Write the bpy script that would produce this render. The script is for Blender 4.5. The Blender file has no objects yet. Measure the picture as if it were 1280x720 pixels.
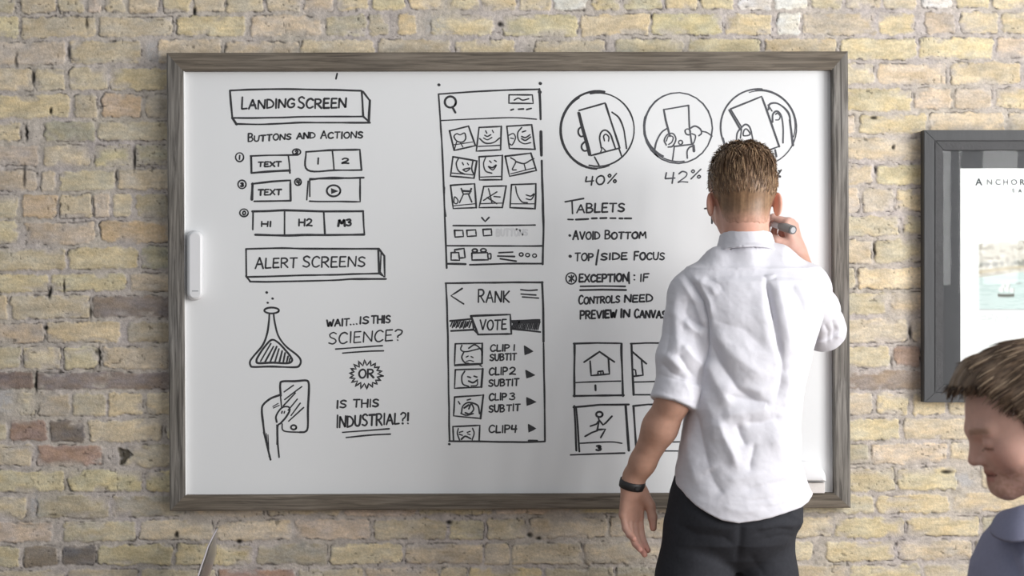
import bpy, bmesh, math, random
import numpy as np
from mathutils import Vector, Matrix

# ------------------------------------------------------------------ camera, light, exposure
SC = bpy.context.scene
F_PX = 2045.45            # focal length in pixels of the 1280 x 720 frame
CAM_D = 4.5               # camera to brick wall
CAM_Z = 1.45
WS = CAM_D / F_PX         # metres per pixel on the wall

cam_data = bpy.data.cameras.new('camera')
cam = bpy.data.objects.new('camera', cam_data)
SC.collection.objects.link(cam)
cam.location = (0, -CAM_D, CAM_Z)
cam.rotation_euler = (math.pi / 2, 0, 0)
cam_data.sensor_width = 36.0
cam_data.lens = F_PX / 1280 * 36.0
cam_data.clip_end = 60
cam_data.dof.use_dof = True
cam_data.dof.focus_distance = 4.4
cam_data.dof.aperture_fstop = 9.0
SC.camera = cam

SC.view_settings.view_transform = 'Standard'
SC.view_settings.look = 'None'
SC.view_settings.gamma = 1
SC.view_settings.use_curve_mapping = False
SC.view_settings.exposure = 0.0

world = bpy.data.worlds.new('world')
SC.world = world
world.use_nodes = True
world.node_tree.nodes['Background'].inputs[0].default_value = (0.90, 0.95, 1.0, 1)
world.node_tree.nodes['Background'].inputs[1].default_value = 0.41

WIN_X = 2.55
WINDOWS = [(-0.95, -2.55, 0.70, 2.85), (-2.85, -4.50, 1.42, 2.85), (-4.92, -6.2, 1.42, 2.85)]
WIN_RADIANCE = 13.3
for (y0, y1, z0, z1) in WINDOWS:          # daylight in each window of the right-hand wall
    L = bpy.data.lights.new('window_daylight', 'AREA')
    L.shape = 'RECTANGLE'
    L.size = abs(y1 - y0)
    L.size_y = z1 - z0
    L.energy = WIN_RADIANCE * math.pi * L.size * L.size_y
    L.color = (1.0, 0.99, 0.98)
    lo = bpy.data.objects.new('window_daylight', L)
    SC.collection.objects.link(lo)
    lo.location = (WIN_X + 0.02, (y0 + y1) / 2, (z0 + z1) / 2)
    lo.rotation_euler = (math.pi / 2, 0, math.pi / 2)   # facing -x
random.seed(7)
RNG = np.random.default_rng(11)

# ------------------------------------------------------------------ helpers
def at(px, py, Y):
    d = CAM_D + Y
    return np.array([(px - 640) / F_PX * d, Y, CAM_Z - (py - 360) / F_PX * d])

def s2l(c):
    c = np.asarray(c, dtype=np.float64) / 255.0
    return np.where(c <= 0.04045, c / 12.92, ((c + 0.055) / 1.055) ** 2.4)

def link(o, parent=None):
    SC.collection.objects.link(o)
    if parent is not None:
        o.parent = parent
    return o

def empty(name, loc):
    o = bpy.data.objects.new(name, None)
    o.empty_display_size = 0.05
    o.location = [float(v) for v in loc]
    return link(o)

def tag(o, label=None, cat=None, group=None, kind=None):
    if label: o['label'] = label
    if cat: o['category'] = cat
    if group: o['group'] = group
    if kind: o['kind'] = kind
    return o

def mesh_obj(name, verts, faces, mat, parent=None, smooth=True, cols=None, mats=None, fmat=None, rel=True):
    """verts in world space; when a parent is given they are stored relative to the parent's location"""
    V = np.asarray(verts, dtype=np.float64).copy()
    org = np.zeros(3)
    if parent is not None:
        q = parent
        while q is not None:
            org += np.array(q.location)
            q = q.parent
    V -= org
    me = bpy.data.meshes.new(name)
    if isinstance(faces, np.ndarray):
        k = faces.shape[1]
        me.vertices.add(len(V)); me.vertices.foreach_set('co', V.astype(np.float32).ravel())
        me.loops.add(faces.size); me.loops.foreach_set('vertex_index', faces.astype(np.int32).ravel())
        me.polygons.add(len(faces)); me.polygons.foreach_set('loop_start', np.arange(0, faces.size, k, dtype=np.int32))
        me.update(calc_edges=True); me.validate()
    else:
        me.from_pydata([tuple(v) for v in V], [], faces)
        me.update()
    for m in (mats or [mat]):
        me.materials.append(m)
    if fmat is not None:
        me.polygons.foreach_set('material_index', np.asarray(fmat, dtype=np.int32))
    me.polygons.foreach_set('use_smooth', np.full(len(me.polygons), smooth, dtype=bool))
    if cols is not None:
        a = me.color_attributes.new('tint', 'FLOAT_COLOR', 'POINT')
        c4 = np.ones((len(V), 4), dtype=np.float32); c4[:, :3] = cols
        a.data.foreach_set('color', c4.ravel())
    o = bpy.data.objects.new(name, me)
    return link(o, parent)

class MB:
    """collects simple shapes into one mesh"""
    def __init__(self):
        self.v = []; self.f = []
    def add(self, verts, faces):
        b = len(self.v)
        self.v += [tuple(float(q) for q in p) for p in verts]
        self.f += [tuple(b + i for i in f) for f in faces]
    def box(self, a, b, bev=0.0):
        x0, y0, z0 = np.minimum(a, b); x1, y1, z1 = np.maximum(a, b)
        if bev <= 0:
            vs = [(x0,y0,z0),(x1,y0,z0),(x1,y1,z0),(x0,y1,z0),(x0,y0,z1),(x1,y0,z1),(x1,y1,z1),(x0,y1,z1)]
            self.add(vs, [(0,3,2,1),(4,5,6,7),(0,1,5,4),(1,2,6,5),(2,3,7,6),(3,0,4,7)])
            return
        bm = bmesh.new()
        bmesh.ops.create_cube(bm, size=1)
        for v in bm.verts:
            v.co = Vector(((x0+x1)/2 + v.co.x*(x1-x0), (y0+y1)/2 + v.co.y*(y1-y0), (z0+z1)/2 + v.co.z*(z1-z0)))
        bmesh.ops.bevel(bm, geom=bm.edges[:], offset=bev, segments=2, affect='EDGES', profile=0.6)
        bm.verts.index_update()
        self.add([v.co for v in bm.verts], [[v.index for v in f.verts] for f in bm.faces])
        bm.free()
    def prism(self, pts, extr):
        """closed polygon pts (3d) extruded by the vector extr"""
        n = len(pts); e = np.array(extr)
        vs = [np.array(p) for p in pts] + [np.array(p) + e for p in pts]
        self.add(vs, [tuple(range(n)), tuple(range(2*n-1, n-1, -1))] + [(i, i+n, (i+1) % n + n, (i+1) % n) for i in range(n)])
    def tube(self, pts, r, n=8, caps=True):
        pts = [np.array(p, dtype=float) for p in pts]
        rs = r if hasattr(r, '__len__') else [r] * len(pts)
        prev = None; rings = []
        for i, p in enumerate(pts):
            t = pts[min(i+1, len(pts)-1)] - pts[max(i-1, 0)]
            t = t / (np.linalg.norm(t) + 1e-12)
            if prev is None:
                a = np.cross(t, [0.13, 0.21, 0.97]); 
                if np.linalg.norm(a) < 0.1: a = np.cross(t, [1, 0, 0])
            else:
                a = prev - t * np.dot(prev, t)
            a = a / np.linalg.norm(a); b = np.cross(t, a); prev = a
            rings.append([p + rs[i]*(math.cos(2*math.pi*k/n)*a + math.sin(2*math.pi*k/n)*b) for k in range(n)])
        vs = [q for rg in rings for q in rg]; fs = []
        for i in range(len(pts)-1):
            for k in range(n):
                fs.append((i*n+k, i*n+(k+1) % n, (i+1)*n+(k+1) % n, (i+1)*n+k))
        if caps:
            fs.append(tuple(range(n-1, -1, -1))); fs.append(tuple((len(pts)-1)*n+k for k in range(n)))
        self.add(vs, fs)
    def build(self, name, mat, parent=None, smooth=False):
        return mesh_obj(name, self.v, self.f, mat, parent, smooth)

def auto_smooth(o, deg=35):
    me = o.data
    bm = bmesh.new(); bm.from_mesh(me)
    for e in bm.edges:
        if len(e.link_faces) == 2:
            e.smooth = e.calc_face_angle(0) < math.radians(deg)
    bm.to_mesh(me); bm.free()
    me.polygons.foreach_set('use_smooth', np.ones(len(me.polygons), dtype=bool))

# ---- noise in numpy
_TAB = np.random.default_rng(3).random((256, 256)).astype(np.float32)
def vn(x, y, seed=0):
    x = np.asarray(x, dtype=np.float64) + seed * 17.31; y = np.asarray(y, dtype=np.float64) + seed * 41.77
    xi = np.floor(x).astype(int); yi = np.floor(y).astype(int)
    fx = x - xi; fy = y - yi
    fx = fx*fx*(3-2*fx); fy = fy*fy*(3-2*fy)
    a = _TAB[xi & 255, yi & 255]; b = _TAB[(xi+1) & 255, yi & 255]
    c = _TAB[xi & 255, (yi+1) & 255]; d = _TAB[(xi+1) & 255, (yi+1) & 255]
    return (a*(1-fx)+b*fx)*(1-fy) + (c*(1-fx)+d*fx)*fy
def fbm(x, y, oct=4, seed=0):
    s = 0.0; a = 0.5; t = 0.0
    for i in range(oct):
        s = s + a*vn(x*2**i, y*2**i, seed+i*3); t += a; a *= 0.5
    return s / t
def vn3(x, y, z, seed=0):
    return (vn(x + 0.7*z, y - 0.6*z, seed) + vn(y + 0.5*x, z + 0.3*y, seed+5) + vn(z - 0.4*y, x + 0.8*z, seed+9)) / 3
def sstep(a, b, x):
    t = np.clip((x - a) / (b - a), 0, 1)
    return t*t*(3-2*t)

# ------------------------------------------------------------------ materials
def new_mat(name):
    m = bpy.data.materials.new(name); m.use_nodes = True
    return m, m.node_tree.nodes, m.node_tree.links, m.node_tree.nodes['Principled BSDF']

def pmat(name, srgb, rough=0.6, var=0.06, scale=40.0, bump=0.0, bscale=None, spec=0.5, metal=0.0, stretch=(1,1,1), attr=False, sss=0.0, sheen=0.0):
    """principled material with procedural colour variation and bump; attr multiplies in the mesh's own tint"""
    m, N, K, P = new_mat(name)
    base = tuple(s2l(srgb)) + (1,)
    tc = N.new('ShaderNodeTexCoord'); mp = N.new('ShaderNodeMapping'); mp.inputs['Scale'].default_value = stretch
    K.new(tc.outputs['Object'], mp.inputs['Vector'])
    nz = N.new('ShaderNodeTexNoise'); nz.inputs['Scale'].default_value = scale; nz.inputs['Detail'].default_value = 5
    K.new(mp.outputs['Vector'], nz.inputs['Vector'])
    rm = N.new('ShaderNodeMapRange'); rm.inputs['From Min'].default_value = 0.25; rm.inputs['From Max'].default_value = 0.75
    rm.inputs['To Min'].default_value = 1 - var; rm.inputs['To Max'].default_value = 1 + var
    K.new(nz.outputs['Fac'], rm.inputs['Value'])
    mx = N.new('ShaderNodeMix'); mx.data_type = 'RGBA'; mx.blend_type = 'MULTIPLY'; mx.inputs['Factor'].default_value = 1
    if attr:
        at_ = N.new('ShaderNodeAttribute'); at_.attribute_name = 'tint'
        K.new(at_.outputs['Color'], mx.inputs['A'])
    else:
        mx.inputs['A'].default_value = base
    K.new(rm.outputs['Result'], mx.inputs['B'])
    K.new(mx.outputs['Result'], P.inputs['Base Color'])
    P.inputs['Roughness'].default_value = rough
    P.inputs['Metallic'].default_value = metal
    P.inputs['Specular IOR Level'].default_value = spec
    if sss:
        P.inputs['Subsurface Weight'].default_value = sss
        P.inputs['Subsurface Radius'].default_value = (1.0, 0.35, 0.2)
        P.inputs['Subsurface Scale'].default_value = 0.006
    if sheen:
        P.inputs['Sheen Weight'].default_value = sheen
    if bump:
        n2 = N.new('ShaderNodeTexNoise'); n2.inputs['Scale'].default_value = bscale or scale*4; n2.inputs['Detail'].default_value = 6
        K.new(mp.outputs['Vector'], n2.inputs['Vector'])
        bp = N.new('ShaderNodeBump'); bp.inputs['Strength'].default_value = bump; bp.inputs['Distance'].default_value = 0.004
        K.new(n2.outputs['Fac'], bp.inputs['Height']); K.new(bp.outputs['Normal'], P.inputs['Normal'])
    return m

def wood_mat(name, dark, light, axis):
    """weathered grey timber, grain along one axis (0 = x, 2 = z)"""
    m, N, K, P = new_mat(name)
    tc = N.new('ShaderNodeTexCoord'); mp = N.new('ShaderNodeMapping')
    sc = [70.0, 70.0, 70.0]; sc[axis] = 3.2
    mp.inputs['Scale'].default_value = sc
    K.new(tc.outputs['Object'], mp.inputs['Vector'])
    nz = N.new('ShaderNodeTexNoise'); nz.inputs['Scale'].default_value = 1.6; nz.inputs['Detail'].default_value = 7; nz.inputs['Roughness'].default_value = 0.62
    nz.inputs['Distortion'].default_value = 0.6
    K.new(mp.outputs['Vector'], nz.inputs['Vector'])
    cr = N.new('ShaderNodeValToRGB')
    e = cr.color_ramp.elements
    e[0].position = 0.37; e[0].color = tuple(s2l(dark)) + (1,)
    e[1].position = 0.62; e[1].color = tuple(s2l(light)) + (1,)
    K.new(nz.outputs['Fac'], cr.inputs['Fac'])
    n2 = N.new('ShaderNodeTexNoise'); n2.inputs['Scale'].default_value = 5.0; n2.inputs['Detail'].default_value = 3
    K.new(tc.outputs['Object'], n2.inputs['Vector'])
    mx = N.new('ShaderNodeMix'); mx.data_type = 'RGBA'; mx.blend_type = 'MULTIPLY'; mx.inputs['Factor'].default_value = 0.5
    K.new(cr.outputs['Color'], mx.inputs['A'])
    c2 = N.new('ShaderNodeValToRGB'); c2.color_ramp.elements[0].position = 0.35; c2.color_ramp.elements[0].color = (0.72, 0.68, 0.62, 1); c2.color_ramp.elements[1].position = 0.65; c2.color_ramp.elements[1].color = (1, 1, 1, 1)
    K.new(n2.outputs['Fac'], c2.inputs['Fac']); K.new(c2.outputs['Color'], mx.inputs['B'])
    K.new(mx.outputs['Result'], P.inputs['Base Color'])
    P.inputs['Roughness'].default_value = 0.75; P.inputs['Specular IOR Level'].default_value = 0.25
    bp = N.new('ShaderNodeBump'); bp.inputs['Strength'].default_value = 0.5; bp.inputs['Distance'].default_value = 0.002
    K.new(nz.outputs['Fac'], bp.inputs['Height']); K.new(bp.outputs['Normal'], P.inputs['Normal'])
    return m

M = {}
M['brick'] = pmat('brick_and_mortar', (180,165,140), rough=0.92, var=0.13, scale=190, bump=0.42, bscale=330, spec=0.12, attr=True)
M['floor'] = pmat('floor_boards', (120,100,82), rough=0.5, var=0.25, scale=3, stretch=(1, 12, 1))
M['plaster'] = pmat('plaster', (205,200,190), rough=0.9, var=0.05, scale=6)
M['black_metal'] = pmat('dark_metal', (45,46,48), rough=0.5, var=0.08, scale=20)
M['board'] = pmat('whiteboard_enamel', (229,230,231), rough=0.25, var=0.012, scale=2.5, spec=0.35)
M['board_side'] = pmat('board_edge', (226,226,224), rough=0.5, var=0.02)
M['wood_h'] = wood_mat('grey_timber_across', (90,83,75), (130,121,110), 0)
M['wood_v'] = wood_mat('grey_timber_upright', (82,79,76), (142,138,133), 2)
M['ink'] = pmat('marker_ink', (57,57,60), rough=0.5, var=0.25, scale=90, spec=0.3)
M['ink_grey'] = pmat('thin_marker_ink', (82,83,88), rough=0.5, var=0.25, scale=90, spec=0.3)
M['ink_faint'] = pmat('wiped_marker_ink', (208,209,211), rough=0.5, var=0.05, scale=90, spec=0.3)
M['white_plastic'] = pmat('white_plastic', (232,232,234), rough=0.35, var=0.015, scale=8)
M['grey_plastic'] = pmat('grey_print', (170,172,176), rough=0.5, var=0.03)
M['felt'] = pmat('pale_felt', (226,220,216), rough=0.9, var=0.06, scale=200, bump=0.3)
M['frame_grey'] = pmat('charcoal_paint', (64,65,67), rough=0.55, var=0.10, scale=30, stretch=(1,1,0.3), bump=0.12)
M['frame_inner'] = pmat('charcoal_inner', (60,60,62), rough=0.6, var=0.16, scale=40, bump=0.25)
M['mat_black'] = pmat('black_mat_board', (92,92,94), rough=0.9, var=0.05, spec=0.1)
M['bevel_white'] = pmat('white_bevel', (240,240,240), rough=0.8, var=0.01)
M['print'] = pmat('printed_paper', (235,238,236), rough=0.7, var=0.015, attr=True, spec=0.2)
M['print_text'] = pmat('print_lettering', (66,70,74), rough=0.7, var=0.05)
M['shirt'] = pmat('white_oxford_cloth', (209,208,215), rough=0.85, var=0.02, scale=300, bump=0.10, bscale=900, spec=0.15, sheen=0.05)
M['blue_shirt'] = pmat('lavender_blue_cloth', (142,143,166), rough=0.9, var=0.05, scale=200, bump=0.12, bscale=800, spec=0.1)
M['trousers'] = pmat('charcoal_twill', (50,51,56), rough=0.88, var=0.10, scale=120, bump=0.2, bscale=700, spec=0.15)
M['skin'] = pmat('skin', (200,150,130), rough=0.55, var=0.07, scale=70, bump=0.08, bscale=400, spec=0.35, attr=True, sss=0.12)
M['hair'] = pmat('hair', (110,85,65), rough=0.45, var=0.18, scale=120, spec=0.4, attr=True)
M['black_rubber'] = pmat('black_rubber', (34,33,34), rough=0.5, var=0.06)
M['steel'] = pmat('steel', (180,182,185), rough=0.3, var=0.04, metal=0.9)
M['leather'] = pmat('brown_leather', (70,52,40), rough=0.5, var=0.12, bump=0.1)
M['marker_body'] = pmat('grey_marker_barrel', (150,148,146), rough=0.4, var=0.04)
M['marker_dark'] = pmat('dark_marker_cap', (70,70,72), rough=0.4, var=0.04)
M['denim'] = pmat('dark_denim', (52,58,76), rough=0.9, var=0.12, scale=150)
M['stool_wood'] = wood_mat('stool_timber', (120,90,62), (160,126,90), 0)

def glass_mat(name, tint, refl_rough, extra, ior=1.5):
    m, N, K, P = new_mat(name)
    N.remove(P)
    out = N['Material Output']
    tr = N.new('ShaderNodeBsdfTransparent'); tr.inputs[0].default_value = tint
    gl = N.new('ShaderNodeBsdfGlossy'); gl.inputs['Roughness'].default_value = refl_rough
    fr = N.new('ShaderNodeFresnel'); fr.inputs['IOR'].default_value = ior
    ad = N.new('ShaderNodeMath'); ad.operation = 'ADD'; ad.inputs[1].default_value = extra
    K.new(fr.outputs[0], ad.inputs[0])
    mx = N.new('ShaderNodeMixShader'); K.new(ad.outputs[0], mx.inputs[0]); K.new(tr.outputs[0], mx.inputs[1]); K.new(gl.outputs[0], mx.inputs[2])
    K.new(mx.outputs[0], out.inputs[0])
    return m
M['glass'] = glass_mat('picture_glass', (0.97, 0.98, 0.98, 1), 0.02, 0.0, 1.27)
M['clear_plastic'] = glass_mat('clear_plastic', (0.992, 0.988, 0.992, 1), 0.3, -0.01)
# ------------------------------------------------------------------ the brick wall
JL = [-14,18.5,49,83.5,116,149.5,179,210,240,274.6,307.5,339.5,367.6,401,431,463,488,522,554,586,617,649,679,710,742]
JR = [-19,13.5,45,76,107.5,139.7,170,203.6,234,267.5,298,331,363,395,430,461.7,488,521,552,582.5,614.6,643.6,674,704.8,737]
# bricks of each course: joint positions with the colour letter of the brick to the right of it, and a joint width
COURSES = [
 [(22,'b'),(108,'p'),(129,'b'),(157,'b'),(200,'y'),(240,'b'),(282,'b'),(331,'b'),(377.6,'b'),(419,'y'),(463.6,'y'),(509.5,'y'),(556,'y'),(601,'y'),(646,'b'),(690,'w'),(737,'y'),(777.5,'b'),(828,'y'),(874,'y'),(920,'w'),(965.6,'w'),(1011.6,'b'),(1055,'b'),(1104,'b'),(1149,'w'),(1192,'y'),(1238,'y')],
 [(25,'b'),(121.5,'p'),(218.6,'y'),(309,'b'),(402,'b'),(459,'g'),(491,'y'),(530,'y'),(622,'y'),(724,'y'),(813.6,'y'),(904,'y'),(969,'w'),(1002,'b'),(1098,'y'),(1150,'p'),(1198,'b'),(1250,'y')],
 [(85,'b'),(187,'b'),(280,'b'),(375,'b'),(470,'p'),(566,'y'),(656,'b'),(762,'b'),(856,'y'),(953.6,'y'),(1047.6,'y'),(1147,'y'),(1245,'p')],
 [(42,'b'),(84,'b'),(136.7,'y'),(230,'b'),(1000,'b'),(1094.5,'b'),(1186,'y')],
 [(89.5,'p'),(124,'o'),(180,'g'),(1050,'y'),(1141,'p'),(1192,'p'),(1242,'y')],
 [(32,'m'),(55,'g'),(121.5,'b'),(215,'b'),(1071,'y'),(1161,'b')],
 [(50.6,'b'),(114.7,'y'),(166,'b'),(1055,'b'),(1158,'b')],
 [(48,'b'),(72,'b'),(145,'b'),(1010,'b'),(1093,'y'),(1190,'b')],
 [(25,'o'),(73,'b'),(117,'p'),(140,'b'),(167,'g'),(1030,'p'),(1076,'p'),(1118,'y'),(1160,'b')],
 [(25,'p'),(121.5,'o'),(215,'b'),(1040,'b'),(1128,'y')],
 [(82.7,'y'),(175,'g'),(1000,'b'),(1092,'b'),(1190,'b')],
 [(61.6,'y'),(160,'p'),(1020,'b'),(1072,'y'),(1170,'y')],
 [(13,'b'),(114,'d'),(215,'b'),(1020,'b'),(1111,'b'),(1205,'b')],
 [(57,'y'),(155,'g'),(1040,'b'),(1137.5,'b')],
 [(27,'b'),(77,'b'),(124,'b'),(215,'b'),(1020,'b'),(1114,'r'),(1152,'b')],
 [(-60,'k'),(44,'d'),(260,'d'),(520,'d'),(780,'d'),(1030,'d'),(1280,'d')],
 [(-30,'m'),(13,'b'),(46,'g'),(90,'g'),(133,'y'),(180.5,'b'),(1048,'b'),(1093,'y'),(1139,'y'),(1184,'b')],
 [(11,'r'),(60,'k'),(108,'b'),(205,'b'),(1040,'y'),(1128,'b')],
 [(44,'r'),(140,'b'),(235,'b'),(1088.6,'b'),(1186,'b')],
 [(83,'y'),(181.4,'y'),(275,'b'),(1020,'y'),(1121,'y'),(1198,'m'),(1225,'b')],
 [(40,'g'),(139,'g'),(235,'b'),(1000,'b'),(1096,'y'),(1189.5,'y')],
 [(72.5,'b'),(172,'b'),(269,'b'),(368,'p'),(465,'b'),(560,'b'),(606,'b'),(660,'b'),(760,'b'),(850,'b'),(950,'b'),(1043,'y'),(1133,'y'),(1227,'b')],
 [(28,'d'),(75,'k'),(121,'y'),(218,'y'),(318,'g'),(412,'y'),(504,'p'),(604,'b'),(638,'b'),(729,'b'),(830,'b'),(930,'b'),(1024,'y'),(1120,'b'),(1218,'b')],
 [(83,'p'),(175,'b'),(270,'r'),(370,'b'),(457,'p'),(549,'b'),(585,'y'),(680,'g'),(768,'g'),(860,'b'),(960,'b'),(1061,'y'),(1153,'b'),(1245,'b')],
]
WIDE = {(5,32):7,(9,25):5,(2,187):11,(1,530):9,(1,491):6,(20,40):7,(21,72.5):7.5,(18,140):13,(22,1024):9,(16,13):9,(2,656):12,(2,762):6,(1,1150):7,(1,622):6,(13,155):5}
BC = {'b':(205,192,168),'y':(209,195,163),'p':(203,188,170),'o':(204,182,155),'r':(172,147,132),'d':(150,139,129),'k':(130,121,115),'g':(188,178,158),'w':(224,220,212),'m':(194,190,186)}
MORTAR = np.array((190,181,171.0))

def build_wall():
    u = np.concatenate([np.arange(-620, -60, 7.0), np.arange(-60, 1345, 1.3), np.arange(1345, 2030, 7.0)])
    v = np.concatenate([np.arange(-330, -40, 7.0), np.arange(-40, 765, 1.3), np.arange(765, 1026, 7.0)])
    U, V = np.meshgrid(u, v)                        # rows: v
    wu = U + 5*(fbm(U/38, V/26, 3, 1)-0.5) + 2.6*(vn(U/7, V/7, 4)-0.5)
    wv = V + 6*(fbm(U/55, V/40, 3, 2)-0.5) + 2.4*(vn(U/8, V/6, 5)-0.5)
    jl = [-14 - 32*i for i in range(11, 0, -1)] + JL + [742 + 32*i for i in range(1, 10)]
    jr = [-19 - 32*i for i in range(11, 0, -1)] + JR + [737 + 32*i for i in range(1, 10)]
    rnd = random.Random(5)
    col = np.tile(MORTAR, (len(v), len(u), 1)).astype(np.float64)
    sd = np.full(U.shape, -9.0)
    rise = np.zeros(U.shape)
    tt = (wu - 100) / 1000
    for k in range(len(jl) - 1):
        J0 = jl[k] + (jr[k]-jl[k])*tt; J1 = jl[k+1] + (jr[k+1]-jl[k+1])*tt
        m = (wv >= J0) & (wv < J1)
        if not m.any(): continue
        kk = k - 11
        lst = list(COURSES[kk]) if 0 <= kk < len(COURSES) else []
        step = 48 if (kk % 8 == 0) else 95
        if not lst: lst = [(rnd.uniform(0, 90), rnd.choice('bbyyp'))]
        # carry the bond on to both sides, and through what the board hides
        full = []
        for i, (x, c) in enumerate(lst):
            full.append((x, c))
            nx = lst[i+1][0] if i+1 < len(lst) else 2060
            big = 400 if kk == 15 else step
            while nx - full[-1][0] > big*1.5:
                full.append((full[-1][0] + big + rnd.uniform(-4, 4), 'd' if kk == 15 else rnd.choice('bbbyyppg')))
        while full[0][0] > -640:
            full.insert(0, (full[0][0] - (400 if kk == 15 else step), 'd' if kk == 15 else rnd.choice('bbbyyp')))
        X = np.array([q[0] for q in full] + [2200.0])
        W = np.array([WIDE.get((kk, q[0]), rnd.uniform(1.6, 3.4)) for q in full] + [3.0])
        if kk == 15: W[:] = 1.3
        um, vm = wu[m], wv[m]
        i = np.clip(np.searchsorted(X, um, side='right') - 1, 0, len(X) - 2)
        dv = np.minimum(vm - J0[m], J1[m] - vm) - (2.0 if kk == 15 else 2.9)
        du = np.minimum(um - X[i] - W[i], X[i+1] - um - W[i+1])
        q = 4.0                                       # rounded corners
        d = np.where((du < q) & (dv < q), q - np.hypot(q - du, q - dv), np.minimum(du, dv))
        sd[m] = d
        bc = np.array([BC[q[1]] for q in full], dtype=np.float64)
        jit = np.array([[rnd.uniform(-11, 11), rnd.uniform(-10, 8), rnd.uniform(-12, 10)] for _ in full])
        jit = jit*0.22 + jit[:, :1]*0.5
        hh = np.array([rnd.uniform(-0.6, 1.6) for _ in full])
        c = (bc + jit)[i]
        ism = np.array([q[1] == 'm' for q in full])[i]
        ang = fbm(um/24 + i*3.1, vm/11 + kk*5.3, 4, 20)
        c = c * (0.88 + 0.23*ang)[:, None]
        warm = fbm(um/17 + i*7.7, vm/9 + kk*2.3, 3, 27) - 0.5
        c[:, 0] += 12*warm; c[:, 2] -= 20*warm
        stre = fbm(um/13 + i*1.7, vm/2.6, 3, 29) - 0.5
        c = c * (1 + 0.16*stre)[:, None]
        col[m] = c
        rise[m] = np.where(ism, -2.0, hh[i])
        sdm = sd[m]; sdm[ism] = -4; sd[m] = sdm
    edge = 4.2*(fbm(U/7, V/6, 4, 8) - 0.5) + 1.6*(vn(U/2.2, V/2.2, 36) - 0.5)
    b = sstep(-0.9, 1.3, sd + edge)
    smear = sstep(0.54, 0.68, fbm(U/30, V/17, 4, 9)) * sstep(11, 2, sd)      # mortar smeared over the brick edges
    b = b * (1 - 0.8*smear)
    mc = MORTAR * (0.86 + 0.26*fbm(U/9, V/7, 4, 12))[..., None]
    mc[..., 2] += 9*(vn(U/40, V/30, 13)-0.3)
    col = mc*(1-b[..., None]) + col*b[..., None]
    h = b*(0.9 + 0.8*rise) - (1-b)*1.5*(0.6 + 0.8*vn(U/5, V/5, 14))
    h += 1.5*(fbm(U/10, V/8, 4, 15) - 0.5) + 0.7*(vn(U/2.4, V/2.0, 37) - 0.5) + 0.8*b*(fbm(U/26, V/16, 2, 16)-0.5)
    # open cracks where brick parts from mortar
    cr = np.exp(-((sd + edge*0.6 + 0.6)/0.8)**2) * sstep(0.50, 0.68, fbm(U/13, V/11, 3, 17)) * (0.35 + 0.9*vn(U/2.3, V/2.3, 35))
    h -= 3.6*cr
    col *= (1 - 0.42*cr)[..., None]
    # pits in the brick faces
    pit = sstep(0.82, 0.90, vn(U/3.1, V/2.7, 18)) * sstep(0.55, 0.67, fbm(U/34, V/22, 2, 19))
    h -= 1.4*pit; col *= (1 - 0.28*pit)[..., None]
    col *= (1 + 0.09*(vn(U/2.1, V/1.9, 38) - 0.5))[..., None]
    for (px, py, rx, ry, dk) in [(57,410,2.2,2.6,1),(64,138.6,1.8,4,1),(243,14,2,5,1),(624,30,3,3,.9),(1091.7,147,4,2,.9),(1116.7,184,2,3,.9),(299,677,3.5,2.6,1),(220.5,668,2.5,4,.9),(561.6,653,3.4,2.6,.9),
                                 (673,673,3,2,.9),(662,669,3,3,.8),(1183,590,7,2.2,.9),(80,358,1.6,9,.8),(62,366,2,7,1),(33,166,1.7,10,1),(168,199,1.8,14,.9),(108,28,2,8,.6),(41,97,1.8,9,.9),(30,220,2,14,.6),(145,220,1.6,9,.7),(1093,312,1.5,9,.9),
                                 (1138,416,2,8,.9),(1094,212,1.5,5,.9),(124,446,1.6,13,.9),(45,478,1.6,13,.9),(113,390,1.5,9,.7),(1230,680,1.6,12,.8),(1114,452,1.5,8,.6),(75,465,3,3,.5),(121,440,2,5,.5),(86,65,2,9,.7),(20,75,2,10,.5)]:
        g = np.exp(-(((U + 2*(vn(U/4,V/4,31)-0.5) - px)/rx)**2 + ((V-py)/ry)**2)**1.5) * dk
        h -= 6*g; col *= (1 - 0.78*g)[..., None]
    # the broken corner left of the board
    U0, V0 = U, V
    U = U0 + 5*(fbm(U0/6, V0/6, 3, 51)-0.5); V = V0 + 5*(fbm(U0/6, V0/6, 3, 52)-0.5)
    tri = np.minimum(np.minimum((U - 147.5) - 0.10*(V-562), (166 - U) - 1.1*np.abs(V - 569)*0.9), 583 - V)
    g = sstep(-1, 2, np.minimum(tri, V - 560.5))
    h -= 7*g; col = col*(1-g[..., None]) + np.array((92,86,76.0))*g[..., None]
    U, V = U0, V0
    # grey mortar patches over bricks and joints
    for (px, py, rx, ry, a) in [(1205,600,14,9,.85),(44,632,6,14,.8),(4,500,12,16,.8),(192,64,9,12,.7),(156,571,9,13,.6),(545,32,14,14,.5)]:
        g = (np.exp(-((U-px)/rx)**4 - ((V-py)/ry)**4) * a * sstep(0.35, 0.55, fbm(U/8, V/8, 3, 33)))[..., None]
        col = col*(1-g) + np.array((184,182,182.0))*g
    X = (U - 640)*WS; Z = CAM_Z - (V - 360)*WS; Y = -h*0.001
    P = np.stack([X, Y, Z], -1).reshape(-1, 3)
    nv, nu = U.shape
    idx = np.arange(nv*nu).reshape(nv, nu)
    F = np.stack([idx[:-1, :-1], idx[1:, :-1], idx[1:, 1:], idx[:-1, 1:]], -1).reshape(-1, 4)
    P[:, 2] = np.maximum(P[:, 2], -0.02)
    o = mesh_obj('wall_back', P, F, M['brick'], None, True, cols=s2l(np.clip(col, 8, 250)).reshape(-1, 3))
    tag(o, 'old buff and grey brick wall behind the whiteboard with rough mortar', 'wall', kind='structure')
build_wall()

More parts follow.
